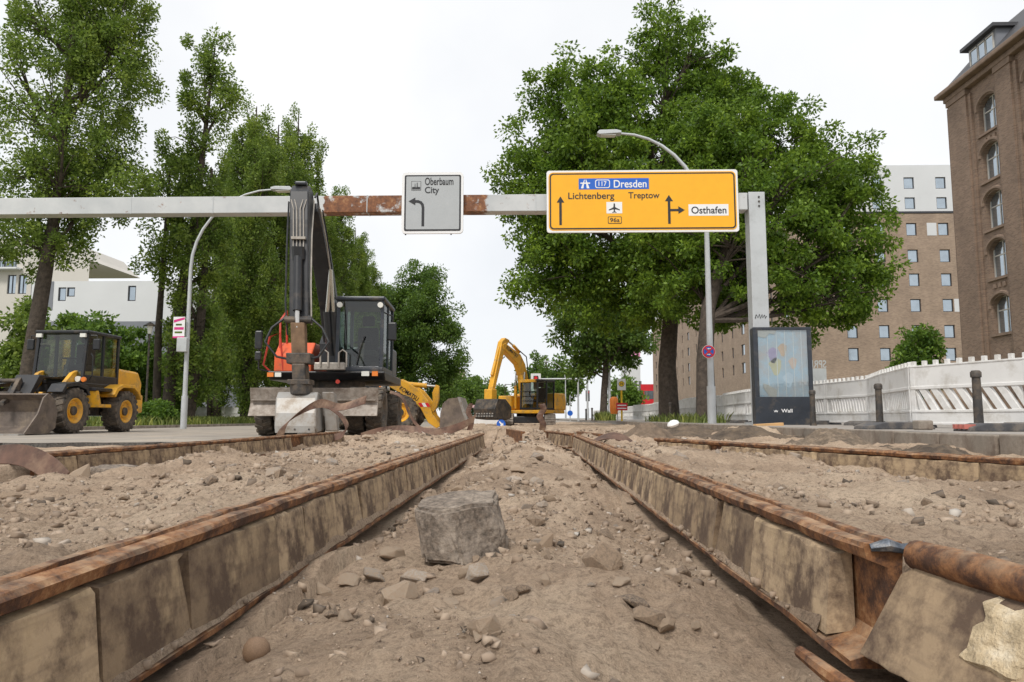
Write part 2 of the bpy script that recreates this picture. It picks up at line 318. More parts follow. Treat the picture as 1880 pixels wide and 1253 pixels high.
V = np.stack([gx,gy,gz],-1).reshape(-1,3); nx, ny = len(xs), len(ys)
i = (np.arange(ny-1)[:,None]*nx+np.arange(nx-1)[None,:]).ravel(); Fq = np.stack([i,i+1,i+nx+1,i+nx],1)
gm = npmesh('dirt_track_bed', V, Fq, DIRT); gm.polygons.foreach_set('use_smooth', [True]*len(gm.polygons))
tag(link('dirt_track_bed', gm), kind='structure')
def struct(name, mb, m, **k): return tag(mb.build(name, m, **k), kind='structure')
g = MB()
for x0,x1,y0,y1 in ((-1500,-10,-300,1500),(4.55,1500,-300,1500),(-10,4.55,60,1500),(-10,4.55,-300,-3)): g.add([(x0,y0,-.1),(x1,y0,-.1),(x1,y1,-.1),(x0,y1,-.1)], [(0,1,2,3)])
struct('ground', g, GROUND)
# left carriageway: a thick asphalt slab with a broken front edge
ed = [(-24,10.9)]; x = -24
while x < -3.75: x += random.uniform(.12,.4); ed.append((min(x,-3.7), 10.75+random.uniform(-.14,.14)+.25*math.sin(x*.9)))
poly = ed+[(-3.72,14),(-3.6,20),(-3.75,60),(-4,400),(-13.6,400),(-13.6,11.2)]
poly = [p for p in poly if p[0] >= -13.6]; poly.insert(0, (-13.6, 10.9)) if poly[0][0] > -13.6 else None
r = MB(); n0 = len(poly); r.add([(x,y,0) for x,y in poly]+[(x,y,-.0) for x,y in poly], [tuple(range(n0))]); struct('road', r, ASPHALT)
r = MB(); r.add([(x,y,-.003) for x,y in ed if x>=-13.6]+[(x,y-.05*random.random(),-.16) for x,y in ed if x>=-13.6], [(k,k+1,k+1+sum(1 for e in ed if e[0]>=-13.6),k+sum(1 for e in ed if e[0]>=-13.6)) for k in range(sum(1 for e in ed if e[0]>=-13.6)-1)]); struct('road_edge', r, ASPHEDGE)
r = MB(); r.add([(-3.6,60,.004),(4.55,60,.004),(4.55,400,.004),(-3.6,400,.004)], [(0,1,2,3)]); struct('far_road', r, ASPHALT)
r = MB().box(4.66,14,-3,300,-.1,.2); struct('sidewalk', r, PAVE)
r = MB().box(-30,-13.6,12,300,-.1,.06); struct('grass_verge', r, mat('verge_soil', (.15,.15,.06), .95, 0, .35, 1.5))
r = MB().box(-13.75,-13.45,12,200,-.1,.1); struct('left_kerb', r, CONC)
kb = tag(MB().box(4.5,4.64,-2,40,-.2,-.05).build('kerb', CONC), kind='structure')
for k in range(34):
    y = 1.2+k*1.0; kk = MB().box(-.09,.09,.006,.985,-.28,0).build('kerb_stone', CONC, kb, bevel=.015)
    kk.location = (4.55+random.uniform(-.012,.012), y, .205+random.uniform(-.012,.008)); kk.rotation_euler = (0, random.uniform(-.02,.02), random.uniform(-.008,.008))

SOIL = mat('dark_soil', (.105,.078,.056), .95, 0, .45, 6, (.20,.145,.095), .45, 5, 1.0, 60, .02)
def heap(label, x, y, h, rx, ry, seed, m=SOIL):
    n = 46; u = np.linspace(-1.35,1.35,n); a, b = np.meshgrid(u,u); wx, wy = x+a*rx, y+b*ry
    z = h*np.exp(-(a**2+b**2)*1.6*(1+.5*vn(a+seed,b,.7)))*(1+.5*vn(wx+seed,wy,.35))+.05*np.abs(vn(wx,wy+seed,.12))+.03*vn(wx+seed,wy,.05)-.055
    V = np.stack([wx-x,wy-y,H(wx,wy)+z],-1).reshape(-1,3); i = (np.arange(n-1)[:,None]*n+np.arange(n-1)[None,:]).ravel()
    me = npmesh('soil_heap', V, np.stack([i,i+1,i+n+1,i+n],1), m); o = link('soil_heap', me); o.location = (x,y,0); tag(o, label, 'soil heap')
heap('pointed heap of brown soil behind the arched strip', 1.95,12.3,.30,.55,.6,1, mat('brown_soil',(.20,.145,.10),.95,0,.4,6,(.11,.08,.058),.5,5,1.0,60,.02))
heap('long dark soil heap before the gantry post', 3.5,12.0,.24,1.1,.7,2)
heap('stony rubble heap against the kerb', 3.75,9.3,.22,.62,.7,3, mat('rubbly_soil',(.22,.165,.115),.95,0,.5,14,(.11,.085,.062),.5,8,1.0,35,.03))
heap('low dark soil heap beside the plastic sack', 2.8,14.2,.20,.9,.9,4)
heap('flat dark soil spill along the foot of the kerb', 3.95,7.2,.10,.45,1.0,5)
# ------------------------------------------------------------------ rails
PROF = [(-.085,0),(.085,0),(.085,.012),(.025,.030),(.012,.05),(.012,.172),(.050,.186),(.056,.205),(.049,.214),(.022,.215),(.018,.209),(.006,.209),(.002,.218),(-.014,.218),(-.018,.205),(-.013,.172),(-.012,.05),(-.025,.030),(-.085,.012)]
def block_mesh(L, seed):
    rd = random.Random(seed); n = 8; b = MB(); vs = []; prof = [(.016,.028),(.074,.020),(.0545,.176),(.050,.182),(.016,.180)]
    for k in range(n+1):
        for j, (u, v) in enumerate(prof):
            d = rd.uniform(-.0016,.0016); vs.append((u+(d if j in (1,2,3) else 0)-(rd.uniform(.005,.02) if (k in (0,n) and j in (2,3) and rd.random() < .4) else 0), L*k/n+(rd.uniform(-.008,.008) if k in (0,n) else 0), v+(rd.uniform(-.010,.001) if j in (2,3) else 0)))
    m = len(prof); fs = [(k*m+j, k*m+(j+1)%m, (k+1)*m+(j+1)%m, (k+1)*m+j) for k in range(n) for j in range(m)]+[tuple(range(m))[::-1], tuple(range(n*m, n*m+m))]
    return b.add(vs, fs).mesh('filler_block', BLOCK)
BLK = [(L, block_mesh(L, s)) for s, L in enumerate((.24,.30,.36,.42,.50,.27,.33,.38))]
def rail(label, p0, p1, ztop, lip=1, blocks=0, skip=(), start=0, tilt=0, name='tram_rail', group=None):
    L = (Vector(p1)-Vector(p0)).length; a = math.atan2(-(p1[0]-p0[0]), p1[1]-p0[1])
    t = thing(name, label, 'rail', (p0[0], p0[1], ztop-.22), a, group); t.rotation_euler = (math.atan2((p1[2] if len(p1) > 2 else 0), L), tilt, a)
    n = max(2, int(L/.13)); b = MB(); vs = []; m = len(PROF)
    for k in range(n+1):
        jz = random.uniform(-.002,.002)
        for j, (u, v) in enumerate(PROF): vs.append((lip*u+random.uniform(-.0022,.0022), L*k/n, v+jz+random.uniform(-.002,.002)))
    fs = [(k*m+j, k*m+(j+1)%m, (k+1)*m+(j+1)%m, (k+1)*m+j) for k in range(n) for j in range(m)]+[tuple(range(m))[::-1], tuple(range(n*m, n*m+m))]
    b.add(vs, fs).build('rail_profile', RUST, t)
    rd = random.Random(label)
    if blocks:           # dirt packed on the foot of the rail
        nn = int(L/.05); yy = np.linspace(start+.02,L-.25,nn); q = np.clip(.5+1.6*vn(yy*0+len(label)*.7,yy,.45)+.5*vn(yy*0+3,yy,.09),0.03,1); V_ = []
        for k_ in range(nn): V_ += [(blocks*.050,yy[k_],.025+.060*q[k_]),(blocks*(.066+.004*q[k_]),yy[k_],.022+.030*q[k_]+random.uniform(0,.006)),(blocks*(.080+.006*q[k_]),yy[k_],.0125+.010*q[k_]*random.random())]
        b_ = MB().add(V_, [(3*k_+j_,3*k_+j_+1,3*k_+j_+4,3*k_+j_+3) for k_ in range(nn-1) for j_ in (0,1)]); b_.build('packed_dirt', DIRT, t, smooth=False)
    for side in ((blocks,) if blocks else ()):
        y = start
        while y < L-.2:
            l, me = rd.choice(BLK)
            if y+l > L: break
            if not any(s0 < y+l/2 < s1 for s0, s1 in skip):
                o = link('filler_block', me, t); o.location = (rd.uniform(-.004,.003)*side, y, rd.uniform(-.002,.002)); o.scale = (side, 1, 1); o.rotation_euler = (0, 0, rd.uniform(-.012,.012))
            y += l+rd.uniform(.001,.006)
    return t
rail('long rusty tram rail left of the big granite block, edged with filler blocks', (-.735,.25), (-.735,11.2), .14, 1, 1, skip=((2.0,2.1),))
rail('long rusty tram rail right of the granite block, ending at the cut joint', (.655,1.37), (.655,10.3), .14, -1, -1, start=.14)
nr = thing('tram_rail', 'broken near length of rail beyond the cut joint with a broad tilted filler slab', 'rail', (0,0,0))
MB().tube([(.682,1.345,.120),(.700,1.2,.122),(.728,1.0,.122),(.768,.7,.12),(.82,.3,.12)],[.026,.028,.026,.028,.027],12).build('rail_head', RUST, nr, smooth=True)
MB().prism([(-.008,-.10),(.008,-.10),(.008,.10),(-.008,.10)],'y',0,1.08,Matrix.Translation((.84,.25,.0)) @ Matrix.Rotation(.13,4,'Z')).build('rail_web', RUST, nr)
MB().tube([(.478,1.365,-.052),(.492,1.28,-.060),(.52,1.12,-.070),(.56,.9,-.075),(.62,.55,-.08),(.66,.3,-.08)],[.011,.014,.014,.015,.015,.015],8).build('foot_flange', RUST, nr, smooth=True)
def slab(y0,y1,dx):
    n = 10; vs = []
    for k_ in range(n+1):
        y = y0+(y1-y0)*k_/n; off = (1.36-y)*.13+dx; e = (.018 if k_ in (0,n) else 0)
        for u,v in ((.64,-.065),(.575,-.052),(.655,.090-e*.3),(.668,.102-e*.6),(.705,.098-e*.6)): vs.append((u+off+random.uniform(-.0015,.0015),y+0,v+random.uniform(-.003,.002)))
    return MB().add(vs,[(k_*5+j,k_*5+(j+1)%5,(k_+1)*5+(j+1)%5,(k_+1)*5+j) for k_ in range(n) for j in range(5)]+[(4,3,2,1,0),tuple(range(n*5,n*5+5))])
slab(1.355,1.06,0).build('filler_slab', BLOCK, nr, bevel=.003); slab(1.05,.66,-.004).build('filler_slab', BLOCK, nr, bevel=.003); slab(.65,.25,.0).build('filler_slab', BLOCK, nr, bevel=.003)
MORTAR = mat('crumbled_pale_mortar', (.52,.41,.26), .95, 0, .35, 25, (.70,.61,.46), .4, 20, 1.0, 50, .012)
mv = []
for k_ in range(11):
    for j_ in range(9): u_ = k_/10; v_ = j_/8; e_ = min(u_,1-u_,v_,1-v_); y_ = 1.15-.16*u_*(.7+.5*v_)+.03*float(vn(v_*4+9,u_*3,.5)); o_ = (1.36-y_)*.13; mv.append((.607+.054*v_+o_-(.006 if e_ > .06 else -.008)*(1+.7*float(vn(u_*5,v_*5,.8)))*1.0-.003, y_, 0.0+.098*v_+.008*float(vn(u_*7+3,v_*7,.7))))
MB().add(mv,[(k_*9+j_,k_*9+j_+1,(k_+1)*9+j_+1,(k_+1)*9+j_) for k_ in range(10) for j_ in range(8)]).build('crumbled_mortar', MORTAR, nr)
rail('rusty tram rail along the broken asphalt, below the excavator bucket', (-3.22,4.75), (-3.22,12.6), .14, 1, 1, skip=((5.1,5.4),))
rail('rusty rail lying askew by the soil heaps and the kerb', (1.40,8.1), (3.05,2.7), .15, 1, 1, start=.1, skip=((1.2,1.4),))
rail('short rail offcut pointing up the track with a bright dusty top', (-.12,11.0), (-.42,13.6), .17, 1, name='rail_offcut')
rail('short rail offcut with a blue torch-cut end beside the long right rail', (.62,10.6), (.30,12.8), .15, -1, -1, name='rail_offcut')
rail('short rail offcut half buried behind the right rail end', (1.05,11.2), (.85,13.2), .13, 1, name='rail_offcut')
TORCH = mat('torch_cut_steel', (.10,.115,.14), .5, .5, .5, 60, (.28,.27,.26), .4, 40, .6, 90, .004)
j = MB(); j.tube([(.612,1.368,.128),(.64,1.362,.134),(.668,1.366,.127),(.70,1.361,.132),(.712,1.366,.10),(.705,1.36,.07)], [.007,.012,.009,.011,.010,.006], 7); tag(j.build('cut_rail_joint', TORCH, smooth=True), 'bluish torch-cut stub at the gap between the two right rail lengths', 'rail end')

def ribbon(label, pts, sides, wd, th=.012, m=RUST2, name='torn_rail_strip'):
    P = [Vector(p) for p in pts]; S = [Vector(s) for s in sides]; PP = []; SS = []
    for k in range(len(P)-1):
        p0 = P[max(k-1,0)]; p1 = P[k]; p2 = P[k+1]; p3 = P[min(k+2,len(P)-1)]
        for q in range(6):
            t = q/6; PP.append(.5*((2*p1)+(p2-p0)*t+(2*p0-5*p1+4*p2-p3)*t*t+(3*p1-p0-3*p2+p3)*t**3)); SS.append(S[k].lerp(S[k+1], t))
    PP.append(P[-1]); SS.append(S[-1]); b = MB().ribbon(PP, SS, wd, th); o = b.build(name, m, bevel=.002); tag(o, label, 'metal strip'); return o
up = (0,.15,1)
ribbon('curled rusty strip arching over the dirt at the broken end of the rail', [at(-60,862,4.8),at(-15,838,4.75),at(40,836,4.65),at(85,856,4.6),at(113,884,4.5)], [(.2,.4,1),(.1,.5,1),(.25,.4,1),(.5,.3,.9),(.6,.2,.8)], .135)
ribbon('bent flat strip looped over the silver excavator bucket', [at(512,806,12.0),at(522,782,12.0),at(552,757,12.1),at(588,741,12.2),at(625,748,12.3),at(672,734,12.4)], [(1,0,.1),(.8,0,.6),(.6,0,.8),(.1,.2,1),(.1,.6,.8),(.1,.2,1)], .15)
ribbon('strip curling down from the bucket onto the rail', [at(604,748,12.2),at(626,764,12.1),at(637,784,12.0),at(626,800,11.9),at(595,806,11.9)], [(0,1,.3),(.3,1,.2),(.2,.8,.5),(.1,.3,1),(0,.3,1)], .12)
ribbon('long wavy torn strip below the yellow loader arm', [at(662,804,12.0),at(700,793,12.1),at(745,789,12.2),at(800,795,12.2),at(845,783,12.3),at(872,768,12.4)], [up,up,(0,.5,1),(0,.3,1),(.2,.2,1),(.3,.2,1)], .15)
ribbon('thin strip hanging past the front wheel of the yellow loader', [at(716,720,13.4),at(738,730,13.3),at(752,760,13.2),at(770,785,13.1),at(800,794,13.0)], [(0,.8,.6),(0,.8,.6),(.3,.9,.2),(.2,.8,.4),(0,.5,.8)], .09)
ribbon('arched rusty strip with a cut end beside the right rail', [at(1085,814,7.6),at(1105,804,7.6),at(1128,801,7.5),at(1150,809,7.4),at(1168,824,7.3)], [(.2,1,.2),(.2,1,.3),(.2,1,.4),(.3,1,.4),(.3,1,.3)], .17)
ribbon('twisted rusty rail end standing upright before the tracked excavator', [at(992,797,19),at(997,780,19),at(991,765,19),at(998,752,19),at(994,742,19)], [(1,0,0),(.8,.6,0),(1,.2,0),(.7,-.7,0),(1,0,.2)], .17, .05)
ribbon('twisted strip standing up behind the wavy torn strip', [at(862,790,14),at(866,772,14),at(860,757,14),at(865,741,14)], [(1,0,0),(.7,.7,0),(1,0,0),(.6,-.7,0)], .10, .02)
ribbon('flat strip lying between the rails under the excavator', [at(590,832,9.3),at(650,822,9.6),at(740,814,10),at(800,806,10.4)], [(0,.8,.6),(0,.7,.7),(0,.8,.6),(0,.9,.4)], .13)

# ------------------------------------------------------------------ stones
def hull(seed, n=13, flat=.65):
    rd = random.Random(seed); bm = bmesh.new()
    for _ in range(n):
        v = Vector((rd.gauss(0,1), rd.gauss(0,1), rd.gauss(0,1))).normalized(); bm.verts.new((v.x*rd.uniform(.8,1)*.5, v.y*rd.uniform(.6,1)*.42, v.z*.5*flat))
    res = bmesh.ops.convex_hull(bm, input=bm.verts); bmesh.ops.delete(bm, geom=[e for e in res['geom_interior'] if isinstance(e, bmesh.types.BMVert)], context='VERTS')
    bmesh.ops.dissolve_limit(bm, angle_limit=R(14), verts=bm.verts, edges=bm.edges); bmesh.ops.bevel(bm, geom=list(bm.edges), offset=.028, segments=1, affect='EDGES', clamp_overlap=True)
    for v in bm.verts: v.co *= 1+.05*rd.uniform(-1,1)
    bm.normal_update(); me = bpy.data.meshes.new('stone'); bm.to_mesh(me); bm.free(); return me
HULLS = [hull(s, 12+s % 5, .5+.05*(s % 5)) for s in range(14)]
for me in HULLS: me.materials.append(STONE)
def place_stone(me, x, y, s, label, group=None, name='stone', sink=.22, flat=1):
    o = link(name, me); z = float(H(x,y)); o.location = (x, y, z+s*.3*(1-2*sink)*flat); o.rotation_euler = (random.uniform(-.5,.5), random.uniform(-.5,.5), random.uniform(0,6.3)); o.scale = (s, s*random.uniform(.75,1.1), s*random.uniform(.75,1.1)*flat)
    return tag(o, label, 'stone', group)
cnt = 0; rs = random.Random(3)
zones = [(-.45,.05,1.7,2.6,22,'between the two middle rails'),(-.5,.42,1.25,9,85,'between the two middle rails'),(-2.9,-.95,2.6,11,85,'in the dirt between the two left rails'),(.9,2.6,2.2,9,52,'between the right rail and the askew rail'),(-.45,.42,3.0,11,62,'between the two middle rails')]
for x0,x1,y0,y1,n,wh_ in zones:
    for _ in range(n):
        y = y0*(y1/y0)**rs.random(); x = rs.uniform(x0,x1); s = rs.choice((.025,.03,.04,.05,.07,.11))*(1+.07*y)*rs.uniform(.8,1.2)
        if y < 1.7: s *= .65
        if abs(x+.735) < .13 or abs(x-.655) < .14 or (x > .8 and abs(x-(1.4+(8.1-y)*.3055)) < .22): continue
        place_stone(rs.choice(HULLS), x, y, s, 'loose angular broken stone lying '+wh_, 'loose rubble stones '+wh_, sink=.36); cnt += 1
for px, py, s in ((720,1035,.105),(690,1058,.10),(640,1058,.085),(590,1066,.09),(875,1085,.10),(825,1112,.085),(1140,1110,.08),(1165,1140,.09),(610,1168,.05),(960,1052,.05),(1000,1058,.05),(985,922,.10),(950,905,.09),(1250,1050,.10),(1245,1105,.05),(890,1240,.10),(930,845,.13),(980,880,.12)):
    d = ray(px, py); t = -(CAMZ+.09)/d.z; place_stone(rs.choice(HULLS), d.x*t, d.y*t, s, 'loose angular broken stone lying between the two middle rails', 'loose rubble stones between the two middle rails', sink=.28)
# round cobble, granite setts
d = ray(470,1222); t = -(CAMZ+.10)/d.z; cob = MB(); cob.lathe([(.001,-.5),(.28,-.43),(.45,-.22),(.5,0),(.45,.22),(.28,.43),(.001,.5)], 'z', n=16)
o = cob.build('cobble', mat('brown_cobble', (.20,.125,.075), .7, 0, .2, 20, None, 0, 1, .3, 90, .003), smooth=True); o.scale = (.052,.045,.052); o.location = (d.x*t, d.y*t, float(H(d.x*t,d.y*t))+.018); tag(o, 'smooth rounded brown cobble in the foreground dirt', 'stone')
def sett(label, px0, px1, py0, py1, Y, dep, rz):
    a = at(px0,py1,Y); b = at(px1,py0,Y); wd = b.x-a.x; ht = b.z-a.z; bm = bmesh.new(); bmesh.ops.create_cube(bm, size=1)
    bmesh.ops.subdivide_edges(bm, edges=bm.edges, cuts=7, use_grid_fill=True)
    for v in bm.verts:
        c = v.co.copy(); q = 16; l = (abs(c.x*2)**q+abs(c.y*2)**q+abs(c.z*2)**q)**(1/q); v.co = c/max(l,.01)*1.0 if l > 1 else c
        nn = float(vn(c.x*3+c.z*2+Y, c.y*3-c.z, .6))*.13+float(vn(c.x*9+c.z*5, c.y*9+c.z*7, .6))*.04; v.co *= 1+nn
        v.co.x *= wd*(1-.10*(c.z+.5)); v.co.z *= ht; v.co.y *= dep
    me = bpy.data.meshes.new('granite_block'); bm.to_mesh(me); bm.free(); me.materials.append(GRANITE); o = link('granite_block', me); o.location = ((a.x+b.x)/2, Y+dep/2, (a.z+b.z)/2); o.rotation_euler = (.05,.04,rz); tag(o, label, 'granite block')
bm = bmesh.new()
for p in ((762,932,2.25),(772,1034,2.2),(850,1046,2.14),(926,1036,2.24),(931,978,2.3),(912,922,2.26),(835,934,2.18),(778,912,2.40),(868,896,2.46),(914,902,2.42),(784,1010,2.5),(930,1010,2.5),(800,940,2.19)): bm.verts.new(at(*p))
res = bmesh.ops.convex_hull(bm, input=bm.verts); bmesh.ops.delete(bm, geom=[e for e in res['geom_interior'] if isinstance(e, bmesh.types.BMVert)], context='VERTS')
bmesh.ops.dissolve_limit(bm, angle_limit=R(12), verts=bm.verts, edges=bm.edges); bmesh.ops.bevel(bm, geom=list(bm.edges), offset=.010, segments=2, affect='EDGES'); bmesh.ops.triangulate(bm, faces=bm.faces); bmesh.ops.subdivide_edges(bm, edges=bm.edges, cuts=4, use_grid_fill=True)
cen = sum((v.co for v in bm.verts), Vector())/len(bm.verts)
for v in bm.verts:
    c = v.co; v.co = c+(c-cen).normalized()*(.020*float(vn(c.x+c.z*.7,c.y+c.z*.9,.07))+.010*float(vn(c.x-c.z,c.y+c.z*.5,.025)))
me = bpy.data.meshes.new('granite_block'); bm.to_mesh(me); bm.free(); me.materials.append(GRANITE); tag(link('granite_block', me), 'big rough granite block lying alone between the two middle rails', 'granite block')
sett('squared paving stone leaning against the rail beside the curled strip', 152,226,858,906,4.3,.2,-.3)
s = place_stone(HULLS[3], -.21, 2.62, .17, 'pale broken stone wedged behind the granite block', name='broken_stone', sink=.1)
# gravel: countless small bits
NG = 60000; ux = np.random.rand(NG); gy_ = 1.0*(16/1.0)**np.random.rand(NG); gx_ = np.random.rand(NG)*5.6-2.95
ok = (np.abs(gx_+.735) > .10) & (np.abs(gx_-.655) > .10) & (gx_ < 3.0) & (np.random.rand(NG) < np.clip(.42+2.4*vn(gx_+4,gy_,.55)+1.2*vn(gx_,gy_+5,.2),.04,1)); gx_, gy_ = gx_[ok], gy_[ok]; ng = len(gx_)
sz = (.0024+.013*np.random.rand(ng)**8)*(1+.20*gy_); gz_ = H(gx_, gy_)+sz*.08
base = np.array([(-1,-1,-1),(1,-1,-1),(1,1,-1),(-1,1,-1),(-1,-1,1),(1,-1,1),(1,1,1),(-1,1,1)], float)*.62
ang = np.random.rand(ng)*6.28; ca, sa = np.cos(ang), np.sin(ang); pts = base[None]*(1+.5*(np.random.rand(ng,8,1)-.5))*np.stack([sz, sz*.8, sz*.75],1)[:,None,:]+ (np.random.rand(ng,8,3)-.5)*sz[:,None,None]*1.0
X = pts[...,0]*ca[:,None]-pts[...,1]*sa[:,None]; Y = pts[...,0]*sa[:,None]+pts[...,1]*ca[:,None]
V = np.stack([X+gx_[:,None], Y+gy_[:,None], pts[...,2]+gz_[:,None]],-1).reshape(-1,3)
tri = np.array([(0,2,1),(0,3,2),(4,5,6),(4,6,7),(0,1,5),(0,5,4),(1,2,6),(1,6,5),(2,3,7),(2,7,6),(3,0,4),(3,4,7)]); Fq = (tri[None]+np.arange(ng)[:,None,None]*8).reshape(-1,3)
fx = np.concatenate([-.735+np.random.uniform(.055,.085,1500), .655-np.random.uniform(.055,.085,1500)]); fy = np.concatenate([.6*(11/.6)**np.random.rand(1500), 1.45*(10/1.45)**np.random.rand(1500)]); fk_ = (vn(fx*.2, fy, .35) > .08) & (np.random.rand(len(fx)) < .10); fx, fy = fx[fk_], fy[fk_]; k_ = len(fx); fs_ = (.003+.010*np.random.rand(k_)**2)*(1+.08*fy)
P6 = base[None]*fs_[:,None,None]*(.7+.6*np.random.rand(k_,8,1))+np.stack([fx,fy,-.062+fs_*.4+.012*np.clip(vn(fx,fy,.3),0,1)],1)[:,None,:]
Fq = np.concatenate([Fq, (tri[None]+np.arange(k_)[:,None,None]*8+len(V)).reshape(-1,3)]); V = np.concatenate([V, P6.reshape(-1,3)])
tag(link('gravel', npmesh('gravel', V, Fq, GRAVEL)), 'fine gravel and crumbs strewn over the dirt track bed', 'gravel', kind='stuff')

# ------------------------------------------------------------------ trees
def leaf_mesh(C, rad, per, L, mat_, name, droop=.25, rng=None):
    rng = rng or np.random.default_rng(1); n = len(C); tot = n*per
    off = rng.normal(size=(n,per,3)); off /= np.linalg.norm(off, axis=2, keepdims=True); off *= (rng.random((n,per,1))**.45)
    P = (C[:,None,:]+off*rad[:,None,:]).reshape(-1,3); d = off.reshape(-1,3)*.7+rng.normal(size=(tot,3))*.6; d[:,2] -= droop; d /= np.linalg.norm(d, axis=1, keepdims=True)
    s = np.cross(d, rng.normal(size=(tot,3))); s /= np.linalg.norm(s, axis=1, keepdims=True)+1e-9; l = (L*(.7+.6*rng.random(tot)))[:,None]
    nn = np.cross(d, s); V = np.stack([P, P+d*l*.45+s*l*.27+nn*l*.06, P+d*l, P+d*l*.45-s*l*.27+nn*l*.06],1).reshape(-1,3)
    return npmesh(name, V, np.arange(tot*4).reshape(-1,4), mat_)
def tree_parts(root, blobs, trunk, nclump, per, L, lm, crad, seed, limbs=12, droop=.25, zmin=0):
    rng = np.random.default_rng(seed); vol = np.array([b[3]*b[4]*b[5] for b in blobs])**.8; C = []
    for k in range(nclump):
        b = blobs[rng.choice(len(blobs), p=vol/vol.sum())]; v = rng.normal(size=3); v /= np.linalg.norm(v); r = rng.random()**.36*(.84+.3*rng.random())
        C.append([b[0]+v[0]*b[3]*r, b[1]+v[1]*b[4]*r, b[2]+v[2]*b[5]*r])
    C = np.array(C); C = C[C[:,2] > zmin]; sc = .65+.7*rng.random((len(C),1)); rad = np.array(crad)[None]*sc
    link('crown', leaf_mesh(C, rad, per, L, lm, 'crown', droop, rng), root)
    b = MB()
    for pts, rr in trunk: b.tube(pts, rr, 10)
    tp = [Vector(p) for p in trunk[0][0]]
    def tr(z):
        for k in range(len(tp)-1):
            if tp[k].z <= z <= tp[k+1].z: return tp[k].lerp(tp[k+1], (z-tp[k].z)/max(1e-6, tp[k+1].z-tp[k].z))
        return tp[-1]
    cen = C[rng.choice(len(C), min(limbs, len(C)), replace=False)]; lab = np.argmin(((C[:,None]-cen[None])**2).sum(2), 1)
    ztop = tp[-1].z; r0 = trunk[0][1][0]
    for k in range(len(cen)):
        g = C[lab == k]
        if not len(g): continue
        m = Vector(g.mean(0)); hd = math.hypot(m.x, m.y); a = tr(min(ztop*.97, max(tp[0].z+(ztop-tp[0].z)*.36, m.z-hd*.8-.6))); mid = a.lerp(m, .5)+Vector((rng.normal()*.25, rng.normal()*.25, -.25-.08*hd)); q = [a*(1-t)**2+mid*2*t*(1-t)+m*t*t for t in (0,.25,.5,.75,1)]
        b.tube(q, [r0*.30,r0*.24,r0*.17,r0*.11,r0*.06], 6)
        for c in g[:14]: c = Vector(c); b.tube([q[3] if rng.random() < .5 else q[2], (q[3]+c)/2+Vector((0,0,.1)), c], [r0*.10,r0*.06,.012], 4)
    b.build('trunk', BARK, root, smooth=True)
def tree(name, label, px, Y, blobs, trunk, nclump, per, L, lm, crad, seed, base=None, group=None, z=0.06, **k):
    x = (px-972)/F*Y if base is None else base
    t = thing(name, label, 'tree', (x, Y, z), 0, group); tree_parts(t, blobs, trunk, nclump, per, L, lm, crad, seed, **k); return t
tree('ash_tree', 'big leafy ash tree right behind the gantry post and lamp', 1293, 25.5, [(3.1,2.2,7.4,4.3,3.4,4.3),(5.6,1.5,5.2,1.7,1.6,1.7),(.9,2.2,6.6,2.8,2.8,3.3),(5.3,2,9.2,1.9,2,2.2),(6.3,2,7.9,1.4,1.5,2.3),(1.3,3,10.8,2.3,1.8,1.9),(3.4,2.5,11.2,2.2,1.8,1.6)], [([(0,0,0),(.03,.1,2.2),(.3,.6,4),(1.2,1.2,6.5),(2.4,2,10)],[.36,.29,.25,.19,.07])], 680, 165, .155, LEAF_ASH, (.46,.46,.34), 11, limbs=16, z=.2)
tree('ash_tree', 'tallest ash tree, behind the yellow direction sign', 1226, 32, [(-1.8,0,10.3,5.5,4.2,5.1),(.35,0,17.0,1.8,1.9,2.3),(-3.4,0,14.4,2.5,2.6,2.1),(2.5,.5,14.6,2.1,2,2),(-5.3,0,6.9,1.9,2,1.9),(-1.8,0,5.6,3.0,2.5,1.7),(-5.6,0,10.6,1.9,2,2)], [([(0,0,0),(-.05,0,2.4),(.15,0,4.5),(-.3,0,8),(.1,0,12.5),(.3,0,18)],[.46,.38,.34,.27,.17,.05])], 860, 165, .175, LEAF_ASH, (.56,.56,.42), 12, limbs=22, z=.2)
tree('street_tree', 'smaller dark street tree beside the bus stop sign', 1106, 50, [(-.4,0,6.6,3.2,2.6,2.9),(1.6,1,5.6,2.2,2,2),(-1.4,0,3.6,1.2,1.2,1.0)], [([(0,0,0),(.1,0,2),(.3,0,4.5),(.1,0,8)],[.27,.23,.19,.06])], 130, 170, .27, LEAF_DARK, (.75,.75,.6), 13, z=.2)
tree('street_tree', 'broad dark tree closing the street behind the tracked excavator', 1003, 120, [(0,0,6.4,5.2,4,4.6),(2.5,0,5,3.4,3,3.6),(-2.8,0,4.4,2.6,3,3)], [([(0,0,0),(0,0,4),(0,0,10)],[.4,.33,.1])], 130, 120, .50, LEAF_DARK, (1.1,1.1,.9), 14)
tree('street_tree', 'bright green young tree before the tan brick building', 1678, 42, [(0,0,3.5,1.2,1.2,1.9),(-.7,0,2.3,.9,.9,.9),(.5,0,2.4,1.0,1.0,.9)], [([(0,0,0),(.05,0,2),(0,0,5.2)],[.1,.08,.03])], 90, 120, .22, LEAF_BUSH, (.45,.45,.4), 15, z=.2)
tree('street_tree', 'light green tree behind the bus stop and the barriers', 1146, 75, [(0,0,2.5,1.5,1.5,1.7)], [([(0,0,0),(0,0,2),(0,0,5)],[.15,.12,.04])], 60, 110, .35, LEAF_BUSH, (.7,.7,.6), 16, z=.2)
